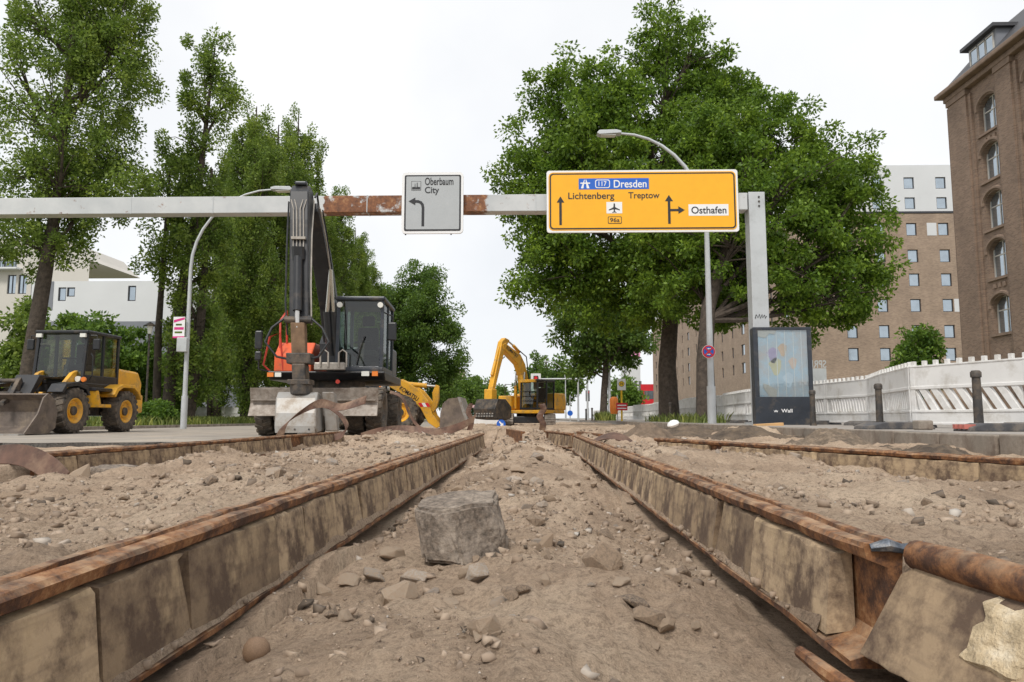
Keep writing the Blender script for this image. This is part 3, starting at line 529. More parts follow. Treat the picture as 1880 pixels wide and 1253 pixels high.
tree('black_poplar', 'large poplar with a bare leaning trunk behind the left loader', 46, 28, [(.7,0,13.8,3.1,2.8,7.0),(2.5,0,9.8,1.8,1.6,2.2),(-.4,0,8.3,2.3,2.2,2.3),(2.0,0,16,1.9,2,3.5)], [([(-.3,0,0),(-.15,0,2.5),(.15,0,5.5),(.5,0,9),(.8,0,19)],[.36,.31,.28,.2,.05])], 380, 190, .14, LEAF_POP, (.46,.46,.55), 21, limbs=18, droop=.1)
def poplar_parts(t, seed, n, h, wd, per=210, L=.145):
    tree_parts(t, [(0,0,h*.5,wd,wd,h*.47),(-.15*wd,0,h*.72,wd*.62,wd*.62,h*.27),(.2*wd,0,h*.28,wd*.9,wd*.9,h*.22)], [([(0,0,0),(.05,0,h*.2),(0,.05,h*.5),(0,0,h*.97)],[.30,.25,.17,.03]), ([(.3,.2,0),(.5,.2,h*.2),(.45,.1,h*.5)],[.2,.17,.05])], n, per, L, LEAF_POP, (.36,.36,.80), seed, limbs=22, droop=-.35)
P1 = thing('poplar', 'slender poplar with bare stems beside the left street lamp', 'tree', at(328,790,33.6)*1, 0, 'poplars lining the verge'); P1.location.z = .06; P1.scale = (1.12,1.12,1.10)
tree_parts(P1, [(1.0,0,13.6,.85,.85,3.7),(.2,0,15.0,.7,.7,2.2),(-.6,0,10.6,1.25,1.2,2.3),(.5,0,8,1.5,1.4,3.2),(-1.2,0,7.6,.9,.9,1.2),(.5,0,3.4,1.4,1.2,2.6)], [([(-.5,0,0),(-.35,0,4),(.3,0,9),(.8,0,16.5)],[.26,.23,.16,.03]), ([(.35,.1,0),(.65,.1,4),(.9,0,11)],[.22,.19,.05]),([(-1.0,.1,0),(-1.1,.1,4),(-.9,0,11)],[.17,.14,.04])], 230, 180, .14, LEAF_POP, (.36,.36,.5), 31, limbs=16, droop=-.1)
P2 = thing('poplar', 'full columnar poplar, first beyond the left street lamp', 'tree', ((448-972)/F*41, 41, .06), 0, 'poplars lining the verge'); poplar_parts(P2, 32, 350, 19.0, 2.05)
P3 = thing('poplar', 'full columnar poplar seen behind the excavator boom', 'tree', ((530-972)/F*49, 49, .06), 0, 'poplars lining the verge'); poplar_parts(P3, 33, 330, 22.3, 2.3, 210, .16)
for px, Y, s, rz, lab in ((492,45.5,1.04,1.1,'columnar poplar between the lamp-side poplar and the boom'),(572,55,.98,5.2,'columnar poplar whose tip shows just above the boom'),(606,59,.90,2.2,'columnar poplar just right of the excavator boom'),(645,66,.82,4.0,'lower columnar poplar before the round tree'),(700,84,.74,3.3,'poplar wedged between the round tree and the row'),(668,72,.78,1.0,'last and lowest columnar poplar, touching the round tree'),(395,47,.93,3.0,'columnar poplar set back behind the verge poplars')):
    c = copy_tree(P2 if px < 600 else P3); c.location = ((px-972)/F*Y, Y, .06); c.rotation_euler = (0,0,rz); c.scale = (s*1.1,s*1.1,s); tag(c, lab, 'tree', 'poplars lining the verge')
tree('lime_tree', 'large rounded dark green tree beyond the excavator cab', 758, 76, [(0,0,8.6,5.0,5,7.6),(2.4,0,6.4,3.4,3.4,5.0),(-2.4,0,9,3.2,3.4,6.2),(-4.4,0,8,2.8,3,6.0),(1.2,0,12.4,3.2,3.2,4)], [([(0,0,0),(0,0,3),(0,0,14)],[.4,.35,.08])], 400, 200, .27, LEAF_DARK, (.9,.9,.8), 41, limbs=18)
for px, Y, h, lab, sd_ in ((838,150,9,'far low tree below the tower block',42),(872,190,10,'far low tree between loader bucket and sieve bucket',43),(900,230,10,'hazy far tree above the white site cabin',44)):
    tree('street_tree', lab, px, Y, [(0,0,h*.6,h*.6,h*.5,h*.45)], [([(0,0,0),(0,0,h*.7)],[.4,.1])], 60, 90, .7, LEAF_DARK, (1.5,1.5,1.2), sd_)
for px, Y, rx, zc, rz_, lab, sd_ in ((130,38,2.6,3.9,2.3,'rounded green tree behind the cab of the left loader',51),(228,40,2.0,2.7,2.6,'green shrubbery beside the small park lantern',52),(20,36,1.7,3.4,3.4,'loose light green shrub at the foot of the large poplar',53),(262,44,2.2,2.6,2.6,'green shrubbery between the lantern and the lamp post',54),(300,52,2.6,2.2,2.3,'low green shrubbery behind the slender poplar',55),(60,48,3,2.2,2.4,'shrub mass before the cream house',56)):
    tree('shrub', lab, px, Y, [(0,0,zc,rx,rx*.8,rz_),(.5*rx,0,zc*.7,rx*.7,rx*.6,rz_*.7)], [([(0,0,0),(.1,0,zc*.6),(0,0,zc*1.3)],[.12,.09,.03])], 90, 130, .24, LEAF_BUSH if sd_ != 53 else LEAF_POP, (.55,.55,.42), sd_, limbs=10)
for px, py, Y, lab, sd_ in ((300,770,29,'small bright bush beside the base of the left lamp post',61),(272,772,29.5,'small bright bush beyond the rear of the left loader',62),(690,765,40,'small bush at the foot of the poplars by the blade',63)):
    tree('bush', lab, px, Y, [(0,0,.45,.5,.4,.45)], [([(0,0,0),(0,0,.5)],[.03,.01])], 30, 80, .13, LEAF_BUSH, (.2,.2,.2), sd_, limbs=5)
def grass(name, label, x0, x1, y0, y1, n, h, zf):
    gx = np.random.uniform(x0,x1,n); gy = np.random.uniform(y0,y1,n); z = np.full(n, zf); l = h*(.5+np.random.rand(n)); a = np.random.rand(n)*6.28; lean = np.random.normal(size=(n,2))*.35*l[:,None]; wv = .012*(1+.03*gy)
    P = np.stack([gx,gy,z],1); sd_ = np.stack([np.cos(a)*wv, np.sin(a)*wv, 0*a],1); T = P+np.stack([lean[:,0],lean[:,1],l],1); Mi = (P+T)/2+np.stack([-lean[:,0]*.15,-lean[:,1]*.15,l*.1],1)
    V = np.stack([P-sd_,P+sd_,Mi+sd_*.7,T,Mi-sd_*.7],1).reshape(-1,3); F5 = np.arange(n*5).reshape(-1,5)
    tag(link(name, npmesh(name, V, F5, GRASS)), label, 'grass', kind='stuff')
grass('verge_grass', 'long grass on the verge below the poplars', -26, -13.8, 25, 60, 26000, .30, .06)
grass('weeds', 'weeds growing round the two ash trunks', 5.4, 6.5, 24, 35, 700, .28, .2)
grass('weeds', 'weeds round the foot of the small street tree', 4.6, 5.4, 46, 53, 900, .45, .2)

# ------------------------------------------------------------------ sign gantry
GY = 19.0; S = F/GY
gt = thing('sign_gantry', 'grey steel sign gantry with a rusty beam across the street', 'gantry', (5.93, GY, .2))
def bx(a, b, c, d, e, f): return MB().box(a,b,c,d,e,f)
pz = at(1392,376,GY).z-.2; top = at(1392,358,GY).z-.2
bx(-.21,.21,-.2,.2,0,top+.02).build('post', GALV, gt, bevel=.015)
bx(-.36,.36,-.32,.32,-.02,.05).build('base_plate', GALV, gt)
bx(-24,.0,-.19,.19,top-.45,top).build('beam', BEAM, gt, bevel=.012).location = (-.24,0,0)
for x in (-1.9,-5.75,-10.2,-12.2,-14.3,-16.5): bx(x-.012,x+.012,-.197,.197,top-.455,top+.006).build('splice_seam', GALV, gt)
bx(-24.7,-24.25,-.2,.2,0,top+.02).build('post', GALV, gt, bevel=.015)
for z in (.12,.24,.36): MB().cyl((.05,-.2,top-z),(.05,-.225,top-z),.025,n=8).build('bolt', DARK, gt)
def rrect(x0, x1, z0, z1, r, n=5):
    p = []
    for cx, cz, a0 in ((x1-r,z1-r,0),(x0+r,z1-r,90),(x0+r,z0+r,180),(x1-r,z0+r,270)):
        for k in range(n+1): a = R(a0+90*k/n); p.append((cx+r*math.cos(a), cz+r*math.sin(a)))
    return p
def sign_root(label, px0, px1, py0, py1, Yf):
    a = at(px0,py1,Yf); b = at(px1,py0,Yf); t = thing('direction_sign', label, 'sign', ((a.x+b.x)/2, Yf, (a.z+b.z)/2)); return t, (b.x-a.x)/2, (b.z-a.z)/2
class Face:      # flat print on a sign, measured in the sign's own face units (0..W, 0..Hh from top left)
    def __init__(s, t, hw, hh, W, Hh): s.t = t; s.k = 2*hw/W; s.kz = 2*hh/Hh; s.W = W; s.H = Hh; s.y = -.03
    def p(s, x, y): return ((x-s.W/2)*s.k, (s.H/2-y)*s.kz)
    def poly(s, pts, m, name, lift): MB().prism([s.p(*q) for q in pts], 'y', s.y-lift-.004, s.y-lift).build(name, m, s.t)
    def rect(s, x0, x1, y0, y1, m, name, lift, r=0):
        a = s.p(x0,y1); b = s.p(x1,y0); MB().prism(rrect(a[0],b[0],a[1],b[1],max(r*s.k,.0005)), 'y', s.y-lift-.004, s.y-lift).build(name, m, s.t)
    def text(s, st, x0, x1, y0, y1, m, lift=.012):
        a = s.p(x0,y1); b = s.p(x1,y0); text(st, m, s.t, frame((a[0], s.y-lift, a[1]), (1,0,0), (0,0,1)), b[0]-a[0], b[1]-a[1])
    def stroke(s, pts, wd, m, name, lift):
        for k in range(len(pts)-1):
            a = Vector(s.p(*pts[k])); b = Vector(s.p(*pts[k+1])); d = (b-a).normalized(); nn = Vector((-d.y,d.x))*wd*s.k/2; a = a-d*.25*wd*s.k; b = b+d*.25*wd*s.k
            MB().prism([a-nn, b-nn, b+nn, a+nn], 'y', s.y-lift-.004-.0004*k, s.y-lift).build(name, m, s.t)
t, hw, hh = sign_root('wide yellow direction sign on the gantry reading Dresden, Lichtenberg, Treptow', 1004,1353,312,428, GY-.33)
MB().prism(rrect(-hw,hw,-hh,hh,.07), 'y', -.03, .03).build('sign_plate', SWHITE, t)
f = Face(t, hw, hh, 903, 300); f.y = -.03
f.rect(9,894,9,291,SYEL,'yellow_field',.002,22); f.rect(14,889,14,286,SBLK,'border',.005,18); f.rect(21,882,21,279,SYEL,'yellow_field',.008,13)
f.rect(152,484,40,93,SBLUE,'blue_panel',.012); f.text('Dresden',318,473,49,86,SWHITE,.018)
f.rect(230,300,46,87,SWHITE,'badge',.016,10); f.rect(234,296,50,83,SBLUE,'badge_field',.019,8); f.text('117',246,284,55,78,SWHITE,.023)
f.poly([(162,88),(174,88),(181,46),(178,46)],SWHITE,'motorway_symbol',.016); f.poly([(190,88),(203,88),(188,46),(184.5,46)],SWHITE,'motorway_symbol',.016); f.rect(160,206,60,66,SWHITE,'motorway_symbol',.017)
f.text('Lichtenberg',102,320,108,150,SBLK); f.text('Treptow',386,533,108,148,SBLK)
f.rect(282,356,155,210,SWHITE,'white_panel',.012)
f.poly([(316,162),(322,162),(323,180),(345,192),(345,196),(323,190),(321,200),(329,205),(329,208),(319,205),(309,208),(309,205),(317,200),(315,190),(293,196),(293,192),(315,180)],SBLK,'aeroplane_symbol',.016)
f.rect(288,353,225,260,SBLK,'badge',.012,5); f.rect(291,350,228,257,SYEL,'badge_field',.015,4); f.text('96a',298,343,232,253,SBLK,.019)
f.stroke([(65,262),(65,150)],12,SBLK,'arrow',.012); f.poly([(65,126),(83,156),(47,156)],SBLK,'arrow',.013)
f.stroke([(577,259),(577,150)],12,SBLK,'arrow',.012); f.poly([(577,123),(596,153),(558,153)],SBLK,'arrow',.013); f.stroke([(580,196),(625,196)],11,SBLK,'arrow',.014); f.poly([(650,196),(620,178),(620,214)],SBLK,'arrow',.015)
f.rect(668,855,169,224,SWHITE,'white_panel',.012); f.text('Osthafen',681,845,180,214,SBLK,.017)
t, hw, hh = sign_root('square grey sign on the gantry reading Oberbaum City with left arrow', 737,851,317,430, GY-.33)
MB().prism(rrect(-hw,hw,-hh,hh,.10), 'y', -.03, .03).build('sign_plate', SWHITE, t)
f = Face(t, hw, hh, 298, 292); f.rect(13,287,13,280,SBLK,'border',.002,8); f.rect(21,279,20,272,SGREY,'grey_field',.005,5)
f.text('Oberbaum',112,250,26,62,SBLK); f.text('City',112,181,70,110,SBLK)
f.rect(46,93,43,87,SBLK,'pictogram',.009); f.rect(48,91,45,85,SGREY,'pictogram_field',.012); f.poly([(50,82),(50,72),(58,70),(62,72),(63,55),(65,55),(66,72),(72,72),(73,50),(76,50),(77,72),(82,70),(89,72),(89,82)],SBLK,'pictogram',.016)
f.stroke([(104,255),(104,170),(101,155),(93,145),(80,140),(62,139)],13,SBLK,'arrow',.009); f.poly([(34,139),(66,121),(66,157)],SBLK,'arrow',.013)
for x in (20,240): MB().cyl((f.p(x,0)[0],0,-hh-.03),(f.p(x,0)[0],0,-hh),.02,n=8).build('bracket_bolt', DARK, t)

# ------------------------------------------------------------------ lamps, posts, street furniture
def street_lamp(label, px, Y, hgt, reach, z0, base=None, r=.09):
    x = (px-972)/F*Y if base is None else base
    t = thing('street_lamp', label, 'street lamp', (x, Y, z0), 0, 'arched street lamps'); s = 1 if reach > 0 else -1; q = abs(reach)
    P = [(0,0,0),(0,0,hgt*.45),(0.0,0,hgt*.66)]+[(s*q*(1-math.cos(a)), 0, hgt*.66+(hgt*.335)*math.sin(a)) for a in [R(k) for k in range(10,91,10)]]
    MB().tube(P, [r*1.15,r*.95,r*.8]+[r*(.75-.4*k/9) for k in range(9)], 10).build('pole', GALV, t, smooth=True)
    MB().cyl((0,0,0),(0,0,1.1),r*1.45,n=12).build('pole_sleeve', GALV, t, smooth=True)
    e = P[-1]; MB().prism([(-.05,-.03),(.62,-.07),(.70,-.02),(.62,.07),(.1,.08),(-.05,.04)], 'y', -.15,.15, Matrix.Translation(Vector(e)) @ Matrix.Diagonal((s,1,1,1))).build('lamp_head', GALV, t, bevel=.015)
    MB().box(.12,.58,-.11,.11,-.085,-.06, Matrix.Translation(Vector(e)) @ Matrix.Diagonal((s,1,1,1))).build('lamp_lens', LAMP, t); return t
lr = street_lamp('tall arched lamp behind the yellow sign, carrying a no-stopping sign', 1303, 22, 8.95, -2.6, .2)
street_lamp('tall arched lamp beside the street tree and bus stop', 1118, 50, 9.0, -2.6, .2)
street_lamp('arched lamp whose head shows left of the big ash crown', 1078, 70, 9.0, -3.2, .2)
street_lamp('distant arched lamp right of the tracked excavator', 1038, 112, 8.8, -2.6, .2)
ll = street_lamp('tall arched lamp on the verge with a small poster', 334, 24.5, 8.25, 2.75, .0, r=.07)
street_lamp('arched lamp whose head shows right of the excavator cab', 697, 76, 8.0, 2.6, .05)
street_lamp('arched lamp above the yellow loader arm', 741, 98, 8.0, 2.9, .05)
for px, Y, lab in ((826,150,'distant arched lamp nearest the loader bucket'),(845,185,'distant arched lamp in the middle of the far row'),(858,225,'most distant arched lamp of the far row')): street_lamp(lab, px, Y, 8.2, 3.2, .05, r=.14)
# signs on the lamps
def disc_sign(label, c, r, rings, name='round_sign'):
    t = thing(name, label, 'sign', c)
    for k, (rr, m) in enumerate(rings): MB().cyl((0,-.004*k-.01,0),(0,-.004*k+.004 if k else .01,0), r*rr, n=28).build('sign_disc' if k == 0 else 'sign_ring', m, t)
    return t
c = at(1301,646,22-.18); t = disc_sign('round no-stopping sign, blue with red cross and white arrows', c, .195, ((1,SWHITE),(.96,SRED),(.74,SBLUE)))
for a in (45,-45): MB().box(-.14,.14,-.026,-.0205,-.022,.022, Matrix.Rotation(R(a),4,'Y')).build('red_bar', SRED, t).location.y = -.0006*a/45
for sg in (1,-1): MB().prism([(-.055*sg,.085*sg),(0,.11*sg),(0,.095*sg),(.06*sg,.095*sg),(.06*sg,.075*sg),(0,.075*sg),(0,.06*sg)], 'y', -.031,-.0275).build('white_arrow', SWHITE, t)
a = at(318,621,24.3); b = at(341,582,24.3); t = thing('small_poster', 'small white and magenta poster strapped to the left lamp post', 'poster', ((a.x+b.x)/2-.02, 24.3, (a.z+b.z)/2)); hw, hh = (b.x-a.x)/2, (b.z-a.z)/2
MAG = mat('magenta_print', (.62,.03,.22), .5); MB().box(-hw,hw,0,.02,-hh,hh).build('board', SWHITE, t)
MB().prism([(-hw*.9,hh*.45),(hw*.95,hh*.75),(hw*.95,hh*.95),(-hw*.9,hh*.7)],'y',-.005,-.001).build('print', MAG, t); MB().box(-hw,hw,-.005,-.001,-hh,-hh*.84).build('print', MAG, t); MB().box(-hw*.8,hw*.85,-.005,-.001,-hh*.22,hh*.02).build('print', MAG, t); MB().box(-hw*.55,hw*.5,-.005,-.001,hh*.18,hh*.34).build('print', LEAF_BUSH, t); MB().box(-hw*.7,hw*.6,-.005,-.001,-hh*.55,-hh*.38).build('print', LEAF_BUSH, t)
tag(MB().box(-.17,.17,0,.2,-.24,.24).build('control_box', GALV, bevel=.02), 'small grey box on the left lamp post below the poster', 'box').location = at(333,633,24.2)
# advertising pillar
a = at(1388,787,17.6); b = at(1488,601,17.6); wd = b.x-a.x; ht = b.z-.2
t = thing('advertising_pillar', 'dark poster case with glass front and faded blue poster', 'poster case', ((a.x+b.x)/2, 17.6, .2)); hw = wd/2
def scr(x0,x1,y0,y1): return ((x0-.5)*wd, (x1-.5)*wd, ht*(1-y1), ht*(1-y0))
MB().prism(rrect(-hw,hw,0,ht,.05),'y',.03,.24).build('case', NAVY, t, bevel=.01)
for q in ((0,1,0,.03),(0,.08,.03,.715),(.93,1,.03,.715),(0,1,.715,1)): x0,x1,z0,z1 = scr(*q); MB().box(x0,x1,-.03,.028,z0,z1).build('case_frame', NAVY, t, bevel=.008)
x0,x1,z0,z1 = scr(.08,.93,.03,.715); MB().box(x0,x1,.012,.026,z0,z1).build('poster', POSTER, t)
for q in (.2,.38,.55,.72,.88): X = x0+(x1-x0)*q; MB().box(X-.008,X+.008,.004,.010,z0,z1).build('backing_strip', WHITE, t)
MB().prism([(x0,z1),(x0+.45,z1),(x0+.40,z1-.10),(x0+.28,z1-.08),(x0+.18,z1-.19),(x0,z1-.15)],'y',-.004,.003).build('crumpled_paper', CREAM, t)
MB().prism([(x0+.10,z0+.32),(x0+.22,z0+.28),(x0+.42,z0+.16),(x0+.40,z0),(x0+.25,z0),(x0+.10,z0+.2)],'y',-.004,.003).build('crumpled_paper', CREAM, t)
for (u,v,rr,cc) in ((.3,.62,.16,(.45,.35,.55)),(.5,.7,.13,(.72,.48,.30)),(.35,.45,.18,(.70,.62,.35)),(.7,.5,.12,(.78,.55,.42)),(.6,.25,.15,(.62,.72,.80))):
    MB().prism([(x0+(x1-x0)*u+rr*math.cos(k*.7)*(.7+.3*math.sin(k*2)), z0+(z1-z0)*v+rr*1.25*math.sin(k*.7)) for k in range(9)],'y',.0102,.0115).build('print_patch', mat('print', cc, .4, 0, .1), t)
MB().box(x0,x1,-.012,-.008,z0,z1).build('glass_pane', glassmat('case_glass', (.93,.96,.97), .12), t)
text('Wall', SWHITE, t, frame((-.09,-.0305,ht*.125),(1,0,0),(0,0,1)), .26, .085); MB().prism([(-.27,ht*.125+.06),(-.24,ht*.125),(-.215,ht*.125+.04),(-.19,ht*.125),(-.16,ht*.125+.06),(-.19,ht*.125+.03),(-.215,ht*.125+.065),(-.24,ht*.125+.03)],'y',-.036,-.0305).build('logo', SWHITE, t)
# graffiti tag on the gantry post
c = at(1396,585,GY-.205)-Vector((5.93,GY,.2)); f2 = [(-.13,.0),(-.10,.1),(-.06,.02),(-.02,.11),(0,.0),(.05,.1),(.06,.02),(.11,.09),(.13,.0),(.16,.06)]
MB().tube([(c.x+x, -.203, c.z+z) for x, z in f2], .012, 5).build('graffiti', SBLK, gt)
# bollards
def bollard(label, px, Y, h=.78):
    t = thing('bollard', label, 'bollard', ((px-972)/F*Y, Y, .2), 0, 'iron bollards on the pavement'); MB().lathe([(.001,0),(.07,0),(.06,.05),(.053,h-.14),(.053,h-.1)], 'z', n=16).build('shaft', DARK, t, smooth=True)
    MB().lathe([(.053,h-.1),(.068,h-.095),(.068,h-.03),(.05,h-.005),(.001,h)], 'z', n=16).build('cap', DARK, t, smooth=True)
bollard('dark bollard before the slotted barrier panel', 1780, 10.0, .80); bollard('dark bollard before the zigzag in the barriers', 1604, 12.9, .76); bollard('dark bollard at the right edge of the poster case', 1485, 15.9, .76)
bollard('dark bollard at the foot of the tallest ash', 1228, 30, .8)
for px, Y in ((1086,46),(1075,52)): bollard('slim dark bollard beyond the bus stop near the street tree', px, Y, .8)
# barrier panels
def panel_mesh_parts(t, L, open_):
    b = MB(); th = .035; h = 1.0
    b.box(0,L,-th,th,.62,.97); b.box(0,L,-th-.012,th+.012,.585,.64); b.box(0,L,-th-.012,th+.012,.20,.245); b.box(0,L,-th,th,.03,.20); b.box(0,L,-th-.012,th+.012,.0,.04); b.box(0,L,-th-.01,th+.01,.955,.985)
    b.box(0,.09,-th-.004,th+.004,.02,.99); b.box(L-.09,L,-th-.004,th+.004,.02,.99); b.build('board', PLASTIC, t, bevel=.008)
    n = 9
    if open_:
        for k in range(n+1):
            x0 = -.05+k*(L/n); b = MB(); q = [(x0+.22,.585),(x0+.335,.585),(x0+.115,.245),(x0,.245)]; q = [(min(max(u,.09),L-.09),v) for u,v in q]
            if q[1][0]-q[0][0]+q[2][0]-q[3][0] > .02: b.prism(q,'y',-th,th).build('slanted_bar', PLASTIC, t)
        for x, z in ((.35,.8),(.75,.8),(1.2,.8),(1.6,.82),(.4,.12),(.9,.12),(1.6,.12)): MB().cyl((x,-th-.004,z),(x,-th+.004,z),.018,n=8).build('plug_hole', DARK, t)
    else:
        MB().box(.09,L-.09,-.012,.012,.245,.585).build('infill', PLASTIC, t)
        for k in range(13):
            x0 = .12+k*(L-.36)/13; MB().prism([(x0+.065,.57),(x0+.10,.57),(x0+.035,.26),(x0,.26)],'y',-.034,.034).build('rib', PLASTIC, t)
    for k in range(10):
        x = .06+k*(L-.12)/9; MB().box(x-.033,x+.033,-.03,.03,.985,1.06).build('tooth', PLASTIC, t, bevel=.006)
FP = [(7.95,8.75),(7.22,10.75),(6.48,12.65),(6.97,14.68),(7.56,16.6),(7.42,18.6),(7.2,20.6),(7.22,22.6),(7.2,24.6),(7.35,26.6),(7.5,28.6)]
while FP[-1][1] < 96: FP.append((7.5+.25*math.sin(len(FP)*1.3)+.02*len(FP), FP[-1][1]+2.0))
protos = {}
for k in range(len(FP)-1):
    (xa,ya),(xb,yb) = FP[k],FP[k+1]; L = math.hypot(xb-xa,yb-ya); op = k == 1
    if k < 2 or k == 3: key = k
    else: key = 'c'
    lab = {0:'white barrier panel at the open end of the line past the slotted one',1:'white barrier panel with see-through diagonal slots',3:'white ribbed barrier panel turned outward at the zigzag'}.get(k,'white plastic barrier panel with ribbed lower half in the line along the pavement')
    if key in protos: t = copy_tree(protos[key]); tag(t, lab, 'barrier')
    else:
        t = thing('plastic_barrier', lab, 'barrier', group='white barrier panels along the pavement'); panel_mesh_parts(t, 2.0, op); protos[key] = t
    t.location = (xa,ya,.25); t.rotation_euler = (0,0,math.atan2(yb-ya,xb-xa)); t.scale = (L/2.0*.995,1,1)
    if k < 12:
        o = MB().prism([(-.42,0),(.42,0),(.40,.06),(.25,.10),(-.25,.10),(-.40,.06)],'x',-.2,.2).build('rubber_ballast_weight', FOOT, bevel=.012); o.location = (xa-.12, ya, .2); o.rotation_euler = (0,0,math.atan2(yb-ya,xb-xa)+.3); tag(o, 'dark rubber foot slab under a white barrier panel joint', 'barrier foot', 'rubber barrier feet')
for (x,y,rz,lab) in ((5.3,10.9,.15,'loose dark rubber foot slab lying at the kerb edge'),(5.75,9.1,-.1,'dark rubber foot slab with red reflectors on the pavement')):
    t = thing('rubber_ballast_weight', lab, 'barrier foot', (x,y,.2), rz); MB().prism([(-.5,0),(.5,0),(.48,.05),(.3,.1),(-.3,.1),(-.48,.05)],'y',-.22,.22).build('slab', FOOT, t, bevel=.012)
    if y < 10: [MB().box(-.53+.0,-.40,-.16+k*.12,-.10+k*.12,.03,.085).build('reflector', mat('faded_red',(.45,.14,.11),.6), t) for k in range(3)]
tag(MB().box(-.1,.1,-.09,.09,0,.13).build('loose_sett', CONC, bevel=.02), 'single brown sett standing on the kerb by the rubber foot', 'paving stone').location = (5.35,10.2,.2)
tag(MB().box(-.32,.32,-.06,.06,0,.09).build('timber_offcut', mat('fresh_timber',(.60,.36,.16),.7,0,.15,6), bevel=.006), 'yellowish timber offcut at the foot of the gantry post', 'timber').location = (5.0,15.6,.16)
bpy.data.objects['timber_offcut'].rotation_euler = (0,-.05,.25)
sk = MB(); sk.lathe([(.001,0),(.19,.01),(.24,.1),(.2,.2),(.08,.27),(.001,.28)],'z',n=14); o = sk.build('plastic_sack', WHITE, smooth=True); o.location = (3.2,16.5,.18); o.scale = (.6,.5,.5); o.rotation_euler = (.1,-.35,.3); tag(o, 'crumpled white plastic sack by the dark soil heap', 'sack')
# bus stop, bin
t = thing('bus_stop_sign', 'yellow-poled bus stop sign with round H emblem', 'bus stop', ((1140-972)/F*40, 40, .2))
zH = at(1140,706,40).z-.2; MB().cyl((0,0,0),(0,0,zH),.05,n=10).build('pole', HY, t, smooth=True); MB().box(-.23,.23,-.07,-.03,zH-.32,zH+.30).build('sign_board', SWHITE, t)
MB().cyl((0,-.072,zH+.02),(0,-.08,zH+.02),.155,n=24).build('emblem', mat('emblem_green',(.05,.12,.03),.5), t); MB().cyl((0,-.081,zH+.02),(0,-.086,zH+.02),.135,n=24).build('emblem', HY, t); text('H', SBLK, t, frame((-.06,-.088,zH-.06),(1,0,0),(0,0,1)), .12, .16)
zr = at(1140,747,40).z-.2; MB().box(-.30,.30,-.08,-.03,zr-.2,zr+.2).build('notice', SRED, t); MB().box(-.24,.24,-.086,-.081,zr-.12,zr-.06).build('notice_line', SWHITE, t); MB().box(-.24,.24,-.086,-.081,zr+.04,zr+.10).build('notice_line', SWHITE, t)
t = thing('litter_bin', 'orange litter bin on the pole beside the bus stop', 'bin', ((1126-972)/F*43, 43, .2)); MB().lathe([(.001,.4),(.19,.4),(.24,.6),(.24,1.25),(.15,1.38),(.001,1.4)],'z',n=14).build('bin_body', ORBIN, t, smooth=True); MB().cyl((.2,0,0),(.2,0,1.5),.035,n=8).build('pole', GALV, t)
# traffic lights
def signal(label, x, Y, arm=None, hz=5.2, red=True, h=3.2):
    t = thing('traffic_light', label, 'traffic light', (x,Y,.1)); MB().cyl((0,0,0),(0,0,hz+.3 if arm else h),.09,.07,10).build('pole', GALV, t, smooth=True)
    hx = 0
    if arm: MB().cyl((0,0,hz),(arm,0,hz),.07,.05,8).build('arm', GALV, t); hx = arm
    zz = hz-.3 if arm else h-.9
    if arm: MB().prism(rrect(hx-.42,hx+.42,zz-.75,zz+.75,.06),'y',-.10,-.07).build('backboard', SWHITE, t)
    MB().box(hx-.2,hx+.2,-.3,-.11,zz-.55,zz+.55).build('signal_head', BLACK, t, bevel=.02)
    for k, m in ((.36,mat('red_signal',(.7,.02,.03),.3) if red else BLACK),(0,BLACK),(-.36,BLACK)): MB().cyl((hx,-.3,zz+k),(hx,-.36,zz+k),.14,n=14).build('signal_lens', m, t)
signal('red traffic light on a long mast arm over the tracked excavator', (1061-972)/F*62, 62, -3.55, at(1000,696,62).z-.1)
signal('small red traffic light on a post before the far trees', (1078-972)/F*75, 75, None, 0, True, 3.4)
t = thing('cycle_sign', 'round blue sign on a thin post right of the tracked excavator', 'sign', ((1046-972)/F*60,60,.1)); MB().cyl((0,0,0),(0,0,2.1),.04,n=8).build('pole', GALV, t); MB().cyl((0,-.06,at(1046,759,60).z-.1),(0,-.08,at(1046,759,60).z-.1),.22,n=22).build('sign_disc', SBLUE, t)
t = thing('keep_right_sign', 'round blue arrow sign low beside the tracked excavator', 'sign', at(920,782,33)); t.location.z = 0; zc = at(920,779,33).z; MB().cyl((0,.02,0),(0,.02,zc),.03,n=8).build('pole', GALV, t); MB().cyl((0,-.02,zc),(0,0,zc),.20,n=22).build('sign_disc', SBLUE, t); MB().prism([(-.10,zc+.10),(-.06,zc+.13),(.05,zc+.02),(.09,zc+.06),(.11,zc-.11),(-.05,zc-.08),(-.01,zc-.03)],'y',-.026,-.021).build('arrow', SWHITE, t)
t = thing('park_lantern', 'slim green park lantern with a flat hat behind the left loader', 'lantern', ((262-972)/F*31,31,.06)); zl = at(262,597,31).z; MB().cyl((0,0,0),(0,0,zl-.4),.05,.04,10).build('pole', DARK, t); MB().lathe([(.07,zl-.45),(.12,zl-.1),(.001,zl-.1)],'z',n=12).build('lantern_glass', LAMP, t); MB().lathe([(.001,zl+.08),(.1,zl+.02),(.27,zl-.1),(.001,zl-.11)],'z',n=16).build('hat', DARK, t)
for k in range(4):
    t = copy_tree(protos['c']); t.location = (-21.5+k*2.05, 47, .06); t.rotation_euler = (0,0,.02*k); tag(t, 'white barrier panel on the far verge between the poplar trunks', 'barrier', 'white barriers behind the poplars')

